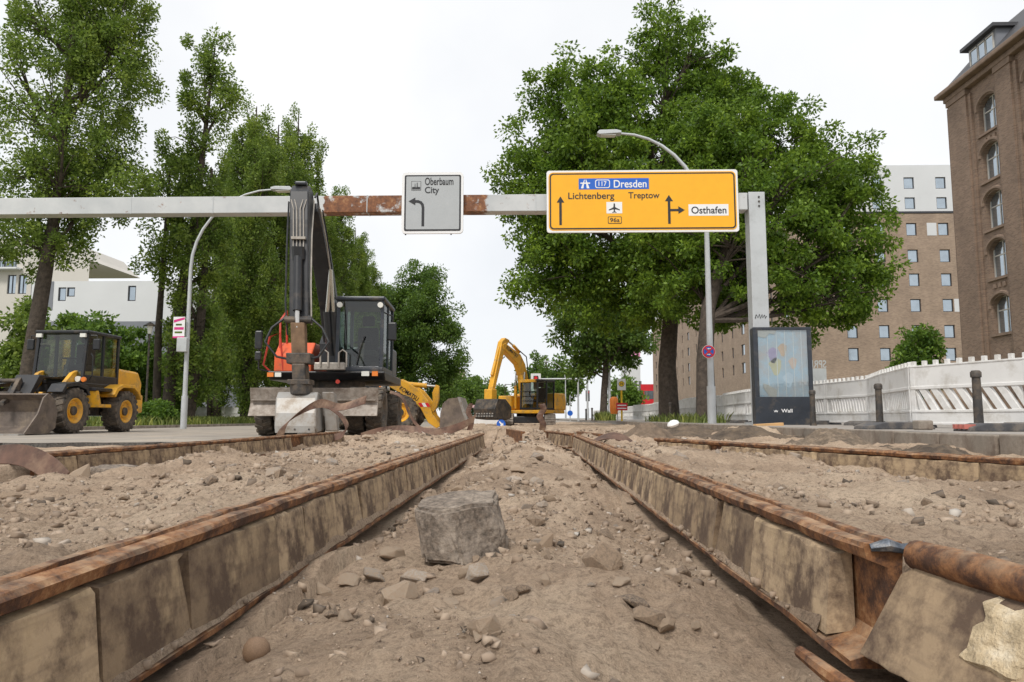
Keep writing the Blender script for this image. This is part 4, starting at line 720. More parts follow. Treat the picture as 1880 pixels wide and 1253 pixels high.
# ------------------------------------------------------------------ machines
def wheel(parent, c, rad, wid, side, rimm=YELLOW, lugs=20):
    cx, cy, cz = c; b = MB(); h = wid/2
    b.lathe([(rad*.55,-h*.8),(rad*.62,-h*.95),(rad*.85,-h),(rad*.95,-h*.85),(rad*.96,-h*.4),(rad*.96,h*.4),(rad*.95,h*.85),(rad*.85,h),(rad*.62,h*.95),(rad*.55,h*.8)],'x',(0,0,0),28)
    for k in range(lugs):
        for sg in (-1,1):
            M_ = Matrix.Rotation(2*math.pi*(k+(.25 if sg > 0 else -.25))/lugs,4,'X'); b.add([(sg*h*.03,-.05*rad,rad*.94),(sg*h*.03,.09*rad,rad*.94),(sg*h*1.02,.22*rad,rad*.88),(sg*h*1.02,.06*rad,rad*.88),(sg*h*.03,-.05*rad,rad),(sg*h*.03,.07*rad,rad),(sg*h*.98,.20*rad,rad*.985),(sg*h*.98,.07*rad,rad*.985)],[(0,3,2,1),(4,5,6,7),(0,1,5,4),(1,2,6,5),(2,3,7,6),(3,0,4,7)], M_)
    w_ = b.build('wheel', RUBBER, parent); w_.location = c
    MB().lathe([(rad*.56,side*h*.82),(rad*.53,side*h*.86),(rad*.50,side*h*.80),(rad*.44,side*h*.45),(rad*.30,side*h*.35),(rad*.28,side*h*.55),(.001,side*h*.55)],'x',n=26).build('rim', rimm, w_, smooth=True)
    MB().lathe([(rad*.20,side*h*.5),(rad*.20,side*h*.75),(rad*.14,side*h*.8),(.001,side*h*.8)],'x',n=16).build('hub', DARK, w_); return w_
def cab(parent, x0, x1, y0, y1, z0, z1, m, roofm, slope=.0, sill=.0, name='cab_frame'):
    b = MB(); p = .07
    for X, Y_, sl_ in ((x0,y0,slope),(x1,y0,slope),(x0,y1,0),(x1,y1,0)):
        xa = X if X == x0 else X-p; b.add([(xa,Y_,z0),(xa+p,Y_,z0),(xa+p,Y_+p,z0),(xa,Y_+p,z0),(xa,Y_+sl_,z1),(xa+p,Y_+sl_,z1),(xa+p,Y_+sl_+p,z1),(xa,Y_+sl_+p,z1)],[(0,3,2,1),(4,5,6,7),(0,1,5,4),(1,2,6,5),(2,3,7,6),(3,0,4,7)])
    b.box(x0+p+.002,x1-p-.002,y0,y0+p,z0,z0+.09); b.box(x0+.004,x0+p-.004,y0+p,y1,z0,z0+.09+sill); b.box(x1-p+.004,x1-.004,y0+p,y1,z0,z0+.09+sill)
    mid = y0+(y1-y0)*.55; b.box(x1-p+.006,x1-.006,mid,mid+p,z0+.1,z1); b.box(x0+.006,x0+p-.006,mid,mid+p,z0+.1,z1); b.build(name, m, parent, bevel=.008)
    MB().box(x0-.03,x1+.03,y0+slope-.06,y1+.1,z1,z1+.09).build('roof', roofm, parent, bevel=.03)
    MB().add([(x0+p,y0+.03,z0+.08),(x1-p,y0+.03,z0+.08),(x1-p,y0+slope+.03,z1),(x0+p,y0+slope+.03,z1)],[(0,1,2,3)]).build('windscreen', GLASS, parent)
    for X in (x0+.03,x1-.03): MB().add([(X,y0+p,z0+.09+sill),(X,y1,z0+.09+sill),(X,y1,z1),(X,y0+slope+p,z1)],[(0,1,2,3)]).build('side_window', GLASS, parent)
    MB().add([(x0+p,y1+.04,z0+.3),(x1-p,y1+.04,z0+.3),(x1-p,y1+.04,z1),(x0+p,y1+.04,z1)],[(0,1,2,3)]).build('rear_window', GLASS, parent)
    cx = (x0+x1)/2; ym = (y0+y1)/2+.15
    s_ = MB(); s_.box(cx-.25,cx+.25,ym-.3,ym+.2,z0+.35,z0+.5); s_.box(cx-.23,cx+.23,ym+.15,ym+.28,z0+.5,z0+1.05); s_.box(cx-.14,cx+.14,ym+.17,ym+.27,z0+1.09,z0+1.32); s_.build('seat', SEAT, parent, bevel=.04)
    MB().cyl((cx,y0+.25,z0+.05),(cx,y0+.42,z0+.62),.05,n=8).build('steering_column', DARK, parent); MB().lathe([(.17,-.012),(.19,0),(.17,.012),(.155,0),(.17,-.012)],'z',(cx,y0+.44,z0+.64),20).build('steering_wheel', BLACK, parent)
# ---- wheeled excavator
ex = thing('wheeled_excavator', 'black and orange wheeled excavator with raised arm and dozer blade', 'excavator', (-4.34,16.5,0), R(3.5))
for sx in (-1,1):
    for y in (-1.35,1.35):
        for dx in (.72,1.10): wheel(ex, (sx*dx,y,.50), .50, .33, sx, DARK if y > 0 else DARK, 18)
MB().box(-.5,.5,-1.9,1.9,.55,.95).build('chassis', DARK, ex, bevel=.04); MB().box(-.9,.9,-1.45,-1.25,.42,.58).build('axle', DARK, ex); MB().box(-.9,.9,1.25,1.45,.42,.58).build('axle', DARK, ex)
bl = MB().prism([(-2.30,.40),(-2.22,.40),(-2.10,.60),(-2.12,.92),(-2.22,.95),(-2.16,.65)],'x',-1.24,1.24).build('dozer_blade', BLADE, ex, bevel=.01); MB().box(-1.2,1.2,-2.24,-2.17,.70,.73).build('blade_rib', BLADE, bl)
for sx in (-.45,.45): MB().prism([(-2.12,.55),(-1.6,.6),(-1.6,.8),(-2.12,.8)],'x',sx-.07,sx+.07).build('blade_arm', DARK, ex)
MB().cyl((0,0,.95),(0,0,1.18),.62,n=28).build('slew_ring', DARK, ex)
MB().prism([(-1.15,1.30),(-1.0,1.16),(1.9,1.16),(1.9,1.34),(-1.15,1.34)],'x',-1.22,1.22).build('platform', BLACK, ex, bevel=.02)
MB().prism([(-.72,1.35),(1.9,1.35),(1.9,2.02),(-.35,2.02),(-.72,1.72)],'x',-1.22,-.42).build('tank_cover', ORANGE, ex, bevel=.03)
MB().box(-.40,1.10,.85,1.95,1.35,2.05).build('engine_cover', NAVY, ex, bevel=.05); text('5', BLACK, ex, frame((-.72,-.735,1.50),(1,0,0),(0,-.0,1)), .07, .13)
for x, m in ((-1.16,AMBER),(-1.0,LAMP)): MB().box(x-.065,x+.065,-1.17,-1.13,1.22,1.31).build('headlight', m, ex)
for x, m in ((.82,LAMP),(1.02,AMBER)): MB().box(x-.08 if m is LAMP else x-.06,x+.08 if m is LAMP else x+.06,-1.19,-1.14,1.24,1.34).build('headlight', m, ex)
MB().cyl((.25,-1.16,1.12),(.25,-1.2,1.12),.045,n=12).build('warning_button', REDP, ex)
cab(ex, .17,1.17,-1.12,.55,1.36,2.86, NAVY, NAVY, .05); MB().box(.17,1.17,-1.13,-1.06,1.345,1.42).build('cab_sill', NAVY, ex, bevel=.01)
for x in (.24,1.10): MB().cyl((x,-1.14,2.76),(x,-1.08,2.76),.06,n=14).build('work_lamp', LAMP, ex)
MB().tube([(.62,-1.13,1.48),(.70,-1.145,1.85),(.78,-1.14,2.1)],.014,6).build('wiper', BLACK, ex)
for (p, c) in (([(-1.24,-.7,1.3),(-1.42,-.8,1.5),(-1.30,-.8,2.1),(-1.1,-.75,2.2),(-1.02,-.7,1.36)],.022),([(-1.15,-.5,1.4),(-1.17,-.5,2.5),(-1.05,-.45,2.72),(-1.05,-.35,1.9)],.024)): MB().tube(p,c,8).build('handrail', REDP, ex, smooth=True)
MB().box(-1.58,-1.42,-.95,-.88,1.82,2.22).build('mirror', BLACK, ex, bevel=.03); MB().box(-1.57,-1.43,-.95,-.88,1.58,1.78).build('mirror', BLACK, ex, bevel=.03); MB().tube([(-1.2,-.7,1.34),(-1.5,-.85,1.4),(-1.5,-.88,1.9)],.02,6).build('mirror_arm', BLACK, ex)
MB().box(1.22,1.42,-.9,-.82,2.02,2.42).build('mirror', BLACK, ex, bevel=.03); MB().tube([(1.15,-1.0,2.62),(1.34,-.88,2.55),(1.34,-.86,2.4)],.015,6).build('mirror_arm', BLACK, ex)
bxm = -.22   # boom plane
SH = Matrix(((1,0,-.07,.34),(0,1,0,0),(0,0,1,0),(0,0,0,1)))   # the arm hangs slightly out of plumb
MB(SH).prism([(-.55,1.42),(.15,1.42),(.05,1.95),(-.25,2.2),(-.55,2.0)],'x',bxm-.28,bxm+.12).build('boom_bracket', BLACK, ex, bevel=.02)
MB(SH).prism([(-.45,1.75),(-.05,1.65),(-.35,2.9),(-.95,3.9),(-1.75,4.62),(-2.05,4.70),(-2.12,4.5),(-1.75,4.2),(-1.2,3.5),(-.72,2.7)],'x',bxm-.20,bxm+.15).build('boom', BLACK, ex, bevel=.02)
MB(SH).prism([(-2.05,4.92),(-2.30,4.98),(-2.50,4.80),(-2.62,4.2),(-2.95,2.2),(-2.78,2.15),(-2.45,3.4),(-2.2,4.1),(-2.0,4.55)],'x',bxm-.30,bxm+.06).build('stick', BLACK, ex, bevel=.02)
MB(SH).box(bxm-.24,bxm+.0,-2.36,-2.2,4.98,5.06).build('stick_head', NAVY, ex, bevel=.03)
for k in range(4): xk = bxm-.22+k*.065; MB(SH).tube([(xk-.05 if k < 2 else xk+.05,-2.54,4.62),(xk,-2.60,4.42),(xk,-2.70,3.80),(xk,-2.74,3.62)],.011,6).build('hydraulic_pipe', PIPE, ex)
MB(SH).box(bxm-.25,bxm+.02,-2.76,-2.66,3.78,3.83).build('pipe_clamp', PIPE, ex)
MB(SH).cyl((bxm-.12,-2.80,3.45),(bxm-.12,-3.02,2.35),.085,n=14).build('bucket_cylinder', BLACK, ex, smooth=True); MB(SH).cyl((bxm-.12,-3.02,2.38),(bxm-.12,-3.08,2.02),.045,n=12).build('piston_rod', CHROME, ex); MB(SH).cyl((bxm-.12,-2.76,3.38),(bxm-.12,-2.80,3.62),.12,n=14).build('cylinder_head', BLACK, ex)
for sx, p in ((.02,[(-1.05,1.95),(-1.15,2.9),(-1.6,3.9)]),(.16,[(-.95,1.8),(-1.05,2.5),(-1.35,3.35)])):
    MB(SH).cyl((bxm+sx,-.85,1.7),(bxm+sx,-1.02,2.62),.085,n=14).build('boom_cylinder', BLACK, ex, smooth=True); MB(SH).cyl((bxm+sx,-1.02,2.6),(bxm+.18,-1.22,3.5),.045,n=12).build('piston_rod', CHROME, ex)
for sx, r_, P in ((-.34,.018,[(-2.45,4.6),(-2.75,3.6),(-3.0,2.5),(-2.95,1.9)]),(.10,.016,[(-2.2,4.7),(-2.55,3.9),(-2.8,2.9),(-2.9,2.1)]),(.17,.016,[(-2.0,4.6),(-1.5,4.0),(-1.0,3.0),(-.8,2.3)]),(.10,.022,[(-2.1,4.8),(-1.9,4.95),(-1.75,4.6),(-1.5,4.1)]),(.2,.014,[(-1.9,4.6),(-1.6,4.2),(-1.2,3.5),(-1.0,2.9)])): MB(SH).tube([(bxm+sx,y,z) for y,z in P], r_, 6).build('hydraulic_hose', BLACK if r_ != .016 else PIPE, ex, smooth=True)
for sx in (-1,1): MB(SH).tube([(bxm-.12+sx*.2,-3.0,2.25),(bxm-.12+sx*.46,-3.1,2.02),(bxm-.12+sx*.58,-3.15,1.75),(bxm-.12+sx*.38,-3.15,1.48),(bxm-.12+sx*.1,-3.1,1.42)],.022,8).build('hydraulic_hose', BLACK, ex, smooth=True)
MB(SH).prism([(-3.12,2.12),(-2.90,2.12),(-2.95,1.55),(-3.12,1.5)],'x',bxm-.24,bxm+.02).build('bucket_link', mat('muddy_link',(.17,.105,.06),.8,0,.4,6), ex, bevel=.02); MB(SH).cyl((bxm-.36,-3.0,2.18),(bxm+.14,-3.0,2.18),.07,n=12).build('link_pin', DARK, ex)
MB(SH).box(bxm-.32,bxm+.12,-3.2,-2.85,1.35,1.55).build('coupler', DARK, ex, bevel=.02); MB(SH).box(bxm-.22,bxm+.02,-3.22,-2.88,1.02,1.35).build('coupler', DARK, ex, bevel=.02); MB(SH).cyl((bxm-.10,-3.05,.80),(bxm-.10,-3.05,1.04),.2,n=18).build('rotator', DARK, ex); MB(SH).box(bxm-.30,bxm+.10,-3.25,-2.85,.97,1.06).build('coupler_plate', DARK, ex, bevel=.01)
bk = MB(SH).prism([(-3.10,.84),(-2.85,.80),(-2.72,.5),(-2.75,.12),(-3.30,.10),(-3.42,.16),(-3.36,.45),(-3.25,.72)],'x',bxm-.52,bxm+.22).build('bucket', SILVER, ex, bevel=.03); MB(SH).box(bxm-.50,bxm+.20,-3.44,-3.40,.10,.22).build('cutting_edge', SILVER, bk); 
for k in range(3): MB(SH).cyl((bxm-.40+.25*k,-3.45,.16),(bxm-.40+.25*k,-3.43,.16),.018,n=8).build('bolt', DARK, bk)
MB(SH).prism([(-3.1,.84),(-2.85,.8),(-2.72,.5),(-2.75,.12),(-2.95,.12),(-3.0,.5)],'x',bxm+.28,bxm+.50).build('grab_half', SILVER, ex, bevel=.02)
for x in (.02,.40): MB().tube([(bxm+x+.1,-1.28,1.42),(bxm+x+.1,-1.30,1.72),(bxm+x+.18,-1.30,1.78),(bxm+x+.26,-1.30,1.72),(bxm+x+.26,-1.28,1.42)],.018,8).build('valve_pipe', PIPE, ex, smooth=True)
MB().box(bxm-.02,bxm+.62,-1.26,-1.12,1.36,1.52).build('valve_block', PIPE, ex, bevel=.02)

# ---- wheel loaders
def loader(label, loc, rz):
    t = thing('wheel_loader', label, 'wheel loader', loc, rz)
    for sx in (-1,1):
        for y in (-1.02,1.08): wheel(t, (sx*.78,y,.53), .53, .40, sx, YELLOW, 20)
    MB().box(-.42,.42,-1.3,-.1,.45,.85).build('front_chassis', DARK, t, bevel=.03); MB().box(-.5,.5,.0,2.2,.42,1.0).build('rear_chassis', DARK, t, bevel=.03); MB().box(-.8,.8,-1.1,-.94,.44,.62).build('axle', DARK, t); MB().box(-.8,.8,1.0,1.16,.44,.62).build('axle', DARK, t)
    MB().prism([(.95,1.0),(2.35,.95),(2.42,1.3),(2.2,1.62),(1.3,1.66),(.95,1.5)],'x',-.60,.60).build('engine_hood', YELLOW, t, bevel=.06); MB().box(-.62,.62,2.1,2.46,.5,1.0).build('counterweight', YELLOW, t, bevel=.05)
    for sx in (-1,1):
        MB().prism([(.42,.95),(.55,1.12),(.8,1.22),(1.35,1.22),(1.6,1.1),(1.72,.85),(1.66,.85),(1.52,1.04),(1.33,1.14),(.83,1.14),(.62,1.04),(.5,.88)],'x',sx*.60 if sx > 0 else -1.0,1.0 if sx > 0 else -.60).build('rear_mudguard', YELLOW, t, bevel=.01)
        MB().prism([(-.05,.62),(.45,.62),(.45,.70),(.02,.70),(-.10,1.02),(-.18,1.02)],'x',min(sx*.62,sx*.92),max(sx*.62,sx*.92)).build('step', YELLOW, t, bevel=.01); MB().box(min(sx*.55,sx*.9),max(sx*.55,sx*.9),-.2,.5,1.02,1.10).build('footboard', BLACK, t, bevel=.01)
        MB().prism([(-1.55,.95),(-1.4,1.14),(-1.0,1.2),(-.6,1.12),(-.48,.9),(-.56,.9),(-.66,1.04),(-1.0,1.11),(-1.36,1.06),(-1.48,.92)],'x',min(sx*.6,sx*.96),max(sx*.6,sx*.96)).build('front_mudguard', BLACK, t, bevel=.01)
    MB().box(-.64,.64,-.32,1.15,1.0,1.22).build('cab_base', BLACK, t, bevel=.02); cab(t,-.64,.64,-.34,1.10,1.2,2.42,BLACK,BLACK,.12,.12)
    for x in (-.55,.55): MB().box(x-.07,x+.07,-.30,-.24,2.33,2.42).build('work_lamp', LAMP, t); MB().cyl((x,-.40,1.30),(x,-.34,1.30),.07,n=14).build('headlight', LAMP, t); MB().cyl((x+(.13 if x > 0 else -.13),-.38,1.29),(x+(.13 if x > 0 else -.13),-.33,1.29),.06,n=12).build('indicator', AMBER, t)
    for sx in (-1,1): MB().box(min(sx*.74,sx*.92),max(sx*.74,sx*.92),-.2,-.13,2.02,2.30).build('mirror', BLACK, t, bevel=.03); MB().tube([(sx*.64,-.2,2.38),(sx*.83,-.16,2.38),(sx*.83,-.16,2.28)],.014,6).build('mirror_arm', BLACK, t); MB().tube([(sx*.66,-.1,1.3),(sx*.72,-.1,1.4),(sx*.72,-.1,1.85),(sx*.66,-.1,1.95)],.014,6).build('handrail', BLACK, t)
    return t
l1 = loader('yellow compact wheel loader with lowered bucket on the left carriageway', (-11.45,17.9,0), R(-1))
for sx in (-1,1): MB().prism([(-.45,1.45),(-.25,1.52),(-.20,1.30),(-.95,.62),(-1.45,.30),(-1.62,.32),(-1.55,.50),(-1.0,.95)],'x',sx*.42-.05,sx*.42+.05).build('lift_arm', YELLOW, l1, bevel=.015)
MB().prism([(-.42,1.30),(-.30,1.36),(-1.2,1.26),(-1.62,.75),(-1.72,.78),(-1.35,1.35)],'x',-.28,.28).build('tilt_lever', BLACK, l1, bevel=.02)
for x in (-.62,-.05): MB().prism([(-1.62,1.2),(-1.55,1.28),(-1.48,1.2),(-1.6,.95),(-1.85,.72),(-2.05,.62),(-2.05,.72),(-1.78,.92)],'x',x-.05,x+.05).build('hitch_hook', DARK, l1, bevel=.015)
MB().cyl((-.62,-1.55,1.2),(-.05,-1.55,1.2),.05,n=10).build('hitch_bar', DARK, l1); MB().box(-.75,.1,-1.72,-1.62,.35,.95).build('hitch_plate', DARK, l1, bevel=.02)
def bucket_shell(t, prof_out, prof_in, hw, m, edge):
    b = MB(); b.prism(prof_out+prof_in[::-1],'x',-hw+.03,hw-.03); o = b.build('bucket', m, t, bevel=.004)
    for s in (-1,1): MB().prism(edge,'x',min(s*hw,s*(hw-.029)),max(s*hw,s*(hw-.029))).build('bucket_side', m, o)
    return o
bk = bucket_shell(l1, [(-2.75,.02),(-1.95,.03),(-1.76,.15),(-1.72,.5),(-1.85,.78),(-2.05,.90)],[(-2.75,.045),(-1.97,.06),(-1.80,.18),(-1.76,.5),(-1.88,.75),(-2.06,.87)],1.0,BUCKET,[(-2.75,.02),(-1.95,.03),(-1.76,.15),(-1.72,.5),(-1.85,.78),(-2.05,.90),(-2.2,.80),(-2.35,.45)])
MB().box(-1.0,1.0,-2.9,-2.70,.0,.035).build('cutting_edge', SILVER, bk)
fk = thing('fork_bracket', 'rusty bracket lying in the lowered loader bucket', 'bracket', (-11.8,15.35,.02)); MB().box(-.35,.35,-.05,.05,.52,.6).build('bracket_bar', DARK, fk); MB().box(-.1,.0,-.05,.05,.1,.52).build('bracket_post', DARK, fk); MB().box(-.4,.4,-.06,.06,.04,.12).build('bracket_bar', DARK, fk)
l2 = loader('yellow wheel loader half hidden behind the excavator, arm lettered', (-4.9,23,0), R(90))
for o in [c for c in l2.children if c.name.startswith('front_mudguard')]: bpy.data.objects.remove(o)
def uv(px, py): return (-(1.02+(px-745)/58.7), .36+(768-py)/58.7)     # side elevation of this loader's arm
MB().prism([uv(*p) for p in ((722,698),(734,695),(757,706),(776,718),(792,738),(800,762),(816,781),(807,786),(792,776),(778,750),(762,735),(742,724),(720,711))],'x',-.62,-.50).build('lift_arm', YELLOW, l2, bevel=.015); MB().prism([uv(*p) for p in ((722,698),(734,695),(757,706),(776,718),(792,738),(800,762),(816,781),(807,786),(792,776),(778,750),(762,735),(742,724),(720,711))],'x',.50,.62).build('lift_arm', YELLOW, l2, bevel=.015)
MB().prism([uv(*p) for p in ((801,707),(807,709),(807,735),(803,750),(797,758),(792,752),(796,738),(795,722))],'x',-.12,.12).build('tilt_lever', YELLOW, l2, bevel=.015)
a, b = uv(750,706), uv(784,709); MB().cyl((0,*a),(0,*b),.075,n=12).build('tilt_cylinder', YELLOW, l2); c = uv(801,710); MB().cyl((0,*b),(0,*c),.04,n=10).build('piston_rod', CHROME, l2)
a = uv(741,709); b = uv(774,731); text('KOMATSU', SBLK, l2, frame((-.626,a[0],a[1]-.10),(0,b[0]-a[0],b[1]-a[1]),(0,-(b[1]-a[1]),(b[0]-a[0]))) @ Matrix.Diagonal((1,1,1,1)) if False else frame((-.626,a[0]+.03,a[1]-.13),(0,b[0]-a[0],b[1]-a[1]),(0,(b[1]-a[1]),-(b[0]-a[0]))), .66, .13)
for k, m in enumerate((SRED,SWHITE,SRED)): q = [uv(774+k*6,741),uv(780+k*6,741),uv(784+k*6,748),uv(778+k*6,748)]; MB().prism(q,'x',-.628,-.6205).build('warning_stripe', m, l2)
P = [uv(*p) for p in ((815,785),(816,760),(820,743),(830,734),(846,732),(852,748),(860,768),(862,778),(840,786))]; Q = [uv(*p) for p in ((862,778),(846,732),(843,735),(855,776),(838,783),(817,782))]
b = MB().prism(P,'x',-.93,.93).build('bucket', DARK, l2, bevel=.02)
for sx in (-1,1): MB().prism(P,'x',min(sx*.95,sx*.931),max(sx*.95,sx*.931)).build('bucket_side', BUCKET, b)
MB().prism([uv(846,731),uv(851,731),uv(867,778),uv(862,780)],'x',-.97,.97).build('cutting_edge', SILVER, b)
# ---- tracked excavator
tx = thing('tracked_excavator', 'yellow tracked excavator with arched boom and sieve bucket', 'excavator', (-.03,36,-.18), 0)
for sx in (-1,1):
    b = MB(); prof = []
    for k in range(30):
        a = 2*math.pi*k/30; prof.append((1.3*math.copysign(min(1,abs(math.cos(a))**.6),math.cos(a)), .36+.34*math.copysign(abs(math.sin(a))**.7,math.sin(a))))
    b.prism(prof,'x',sx*1.0-.2,sx*1.0+.2); tr_ = b.build('track', DARK, tx)
    for k in range(30):
        (y0,z0),(y1,z1) = prof[k],prof[(k+1)%30]; d = Vector((0,y1-y0,z1-z0)); nn = Vector((0,z1-z0,-(y1-y0))).normalized()
        if d.length < .03: continue
        c = Vector((sx*1.0,(y0+y1)/2,(z0+z1)/2)); M_ = frame(c,(1,0,0),d); MB().box(-.26,.26,-d.length*.44,d.length*.44,-.01,.045,M_ if (M_.to_3x3() @ Vector((0,0,1))).dot(nn) > 0 else M_ @ Matrix.Diagonal((1,1,-1,1))).build('track_shoe', BLADE, tr_)
MB().box(-.8,.8,-.9,.9,.30,.62).build('undercarriage', BLACK, tx, bevel=.03); MB().cyl((0,0,.6),(0,0,.78),.6,n=24).build('slew_ring', DARK, tx)
UM = Matrix.Rotation(R(-34),4,'Z')
def up_(n, mb, m, **k): return mb.build(n, m, tx, **k)
up_('platform', MB(UM).box(-1.22,1.22,-1.0,1.35,.76,.92), YELLOW, bevel=.03); up_('engine_cover', MB(UM).prism([(.5,.92),(1.5,.92),(1.55,1.3),(1.45,1.75),(.5,1.75)],'x',-1.2,1.2), YELLOW, bevel=.06); up_('tank_cover', MB(UM).box(-1.2,-.42,-.9,.48,.92,1.62), YELLOW, bevel=.05)
ck = thing('tmp','x','x'); ck.name = 'cab'; cab(ck,.15,1.15,-1.0,.48,.94,2.28,BLACK,BLACK,.06)
for o in list(ck.children): o.parent = tx; o.rotation_euler = (0,0,R(-34))
bpy.data.objects.remove(ck)
up_('cab_visor', MB(UM).box(.2,1.1,-1.12,-.98,2.22,2.36), YELLOW, bevel=.02)
for k in range(3): up_('guard_bar', MB(UM).cyl((.2,-1.06,1.35+.22*k),(1.1,-1.06,1.35+.22*k),.018,n=6), BLACK)
for P in ([(-1.15,-.4,1.6),(-1.15,-.4,2.2),(-1.15,.4,2.2),(-1.15,.4,1.6)],[(-.5,-.3,1.6),(-.5,-.3,2.35),(-.5,.4,2.35),(-.5,.4,1.6)]): up_('handrail', MB(UM).tube(P,.018,6), DARK)
bm_ = -.12
up_('boom', MB(UM).prism([(-.25,1.05),(.12,1.05),(-.02,2.3),(-.35,3.15),(-.75,3.6),(-2.0,4.05),(-2.2,3.95),(-2.1,3.72),(-.95,3.1),(-.62,2.6),(-.5,2.0)],'x',bm_-.16,bm_+.16), YELLOW, bevel=.03)
up_('stick', MB(UM).prism([(-1.62,4.22),(-1.95,4.30),(-2.22,4.10),(-2.95,1.98),(-3.05,1.62),(-2.86,1.60),(-2.35,2.9),(-1.98,3.75)],'x',bm_-.13,bm_+.13), YELLOW, bevel=.02)
up_('arm_cylinder', MB(UM).cyl((bm_,-.65,3.72),(bm_,-1.15,4.0),.08,n=12), YELLOW, smooth=True); up_('piston_rod', MB(UM).cyl((bm_,-1.15,4.0),(bm_,-1.66,4.22),.045,n=10), CHROME)
up_('bucket_cylinder', MB(UM).cyl((bm_,-2.3,3.85),(bm_,-2.85,2.5),.075,n=12), YELLOW, smooth=True)
for sx in (-.25,.25): up_('boom_cylinder', MB(UM).cyl((bm_+sx,-.62,1.0),(bm_+sx,-.62,2.1),.07,n=12), YELLOW, smooth=True); up_('piston_rod', MB(UM).cyl((bm_+sx,-.62,2.1),(bm_+sx,-.55,2.75),.04,n=10), CHROME)
up_('coupler', MB(UM).box(bm_-.22,bm_+.22,-3.15,-2.75,1.35,1.85), YELLOW, bevel=.03)
a = Vector((-.75,3.42)); text('KOMATSU', SBLK, tx, UM @ frame((bm_+.165,-1.95,3.78),(0,1,-.42),(0,.42,1)), .95, .17)
sb = up_('sieve_bucket', MB(UM).prism([(-3.2,1.40),(-2.6,1.40),(-2.15,1.05),(-2.15,.55),(-2.5,.45),(-3.3,.5),(-3.45,.95)],'x',bm_-.62,bm_+.62), DARK, bevel=.03)
for r_ in range(3):
    for k in range(7): MB(UM).box(bm_-.5+.15*k,bm_-.42+.15*k,-3.42+.03*r_,-3.36+.05*r_,.60+.11*r_,.66+.11*r_).build('sieve_slot', SILVER, sb)
for P in ([(bm_-.2,-1.9,3.6),(bm_-.3,-1.7,3.3),(bm_-.25,-1.5,3.45)],[(bm_-.2,-2.8,2.3),(bm_-.3,-2.5,1.9),(bm_-.25,-2.75,1.7)],[(bm_+.2,-.9,3.75),(bm_+.25,-.4,3.5),(bm_+.2,-.15,2.6),(bm_+.2,0,1.8)]): up_('hydraulic_hose', MB(UM).tube(P,.028,6), BLACK, smooth=True)

# ------------------------------------------------------------------ buildings
def wall(u0,u1,z0,z1,holes,depth,fn):      # wall sheet with real openings; fn(u,z,d) -> point
    us = sorted({u0,u1,*[h[0] for h in holes],*[h[1] for h in holes]}); zs = sorted({z0,z1,*[h[2] for h in holes],*[h[3] for h in holes]}); b = MB()
    for i in range(len(us)-1):
        for k in range(len(zs)-1):
            cu, cz = (us[i]+us[i+1])/2, (zs[k]+zs[k+1])/2
            if any(h[0] < cu < h[1] and h[2] < cz < h[3] for h in holes): continue
            b.add([fn(us[i],zs[k],0),fn(us[i+1],zs[k],0),fn(us[i+1],zs[k+1],0),fn(us[i],zs[k+1],0)],[(0,1,2,3)])
    for h in holes:
        c = [(h[0],h[2]),(h[1],h[2]),(h[1],h[3]),(h[0],h[3])]
        for q in range(4): a, e = c[q], c[(q+1)%4]; b.add([fn(*a,0),fn(*e,0),fn(*e,depth),fn(*a,depth)],[(0,1,2,3)])
    return b
def window(parent, h, fn, depth, fm=FRAME, mull=0, bar=0):
    u0,u1,z0,z1 = h; b = MB(); f_ = .09; d0, d1 = depth-.06, depth+.02
    def bxx(a,bb,c,d,e0=d0,e1=d1): b.add([fn(a,c,e0),fn(bb,c,e0),fn(bb,d,e0),fn(a,d,e0),fn(a,c,e1),fn(bb,c,e1),fn(bb,d,e1),fn(a,d,e1)],[(0,1,2,3),(7,6,5,4),(0,4,5,1),(1,5,6,2),(2,6,7,3),(3,7,4,0)])
    bxx(u0,u0+f_,z0,z1); bxx(u1-f_,u1,z0,z1); bxx(u0+f_,u1-f_,z0,z0+f_); bxx(u0+f_,u1-f_,z1-f_,z1)
    if mull: bxx((u0+u1)/2-.04,(u0+u1)/2+.04,z0+f_,z1-f_)
    if bar: bxx(u0+f_,u1-f_,z0+(z1-z0)*bar-.04,z0+(z1-z0)*bar+.04,d0+.01)
    o = b.build('window', fm, parent); g_ = MB(); g_.add([fn(u0+f_,z0+f_,depth-.01),fn(u1-f_,z0+f_,depth-.01),fn(u1-f_,z1-f_,depth-.01),fn(u0+f_,z1-f_,depth-.01)],[(0,1,2,3)]); g_.build('pane', WGLASS, o); return o
# tan brick block
GYB, GXB = 85.0, 31.0
tb = thing('apartment_building', 'tan brick apartment block with white top storeys behind the barriers', 'building', (GXB,GYB,.2))
rows = [at(1737,y,GYB).z-.2 for y in (651,609,561,514,470,421)]; wr = [at(1737,y,GYB).z-.2 for y in (373,336)]; zb = at(1737,390,GYB).z-.2; zt = at(1737,303,GYB).z-.2
cols = [at(x,500,GYB).x-GXB for x in (1737,1678,1618,1560)]; fnf = lambda u,z,d: (u, d, z); hs = [(c-.6,c+.6,z-.75,z+.75) for c in cols for z in rows]; wh = [(c-.6,c+.6,z-.7,z+.7) for c in cols for z in wr]
wall(0,22,0,zb,hs,.2,fnf).build('front_wall', BRICK, tb); wall(2,22,zb,zt,wh,.2,fnf).build('white_storey', RENDER, tb)
for h in hs+wh: window(tb, h, fnf, .18)
for c, z in ((cols[0]-1.35,rows[5]),(cols[0]+1.25,rows[2])): MB().box(c-.55,c+.55,-.02,.01,z-.75,z+.75).build('white_panel', RENDER, tb)
MB().box(-.05,22.05,-.06,.1,zb-.12,zb+.12).build('cornice', FRAME, tb); MB().box(0,22,.3,100,zt-.1,zt).build('roof', SLATE, tb)
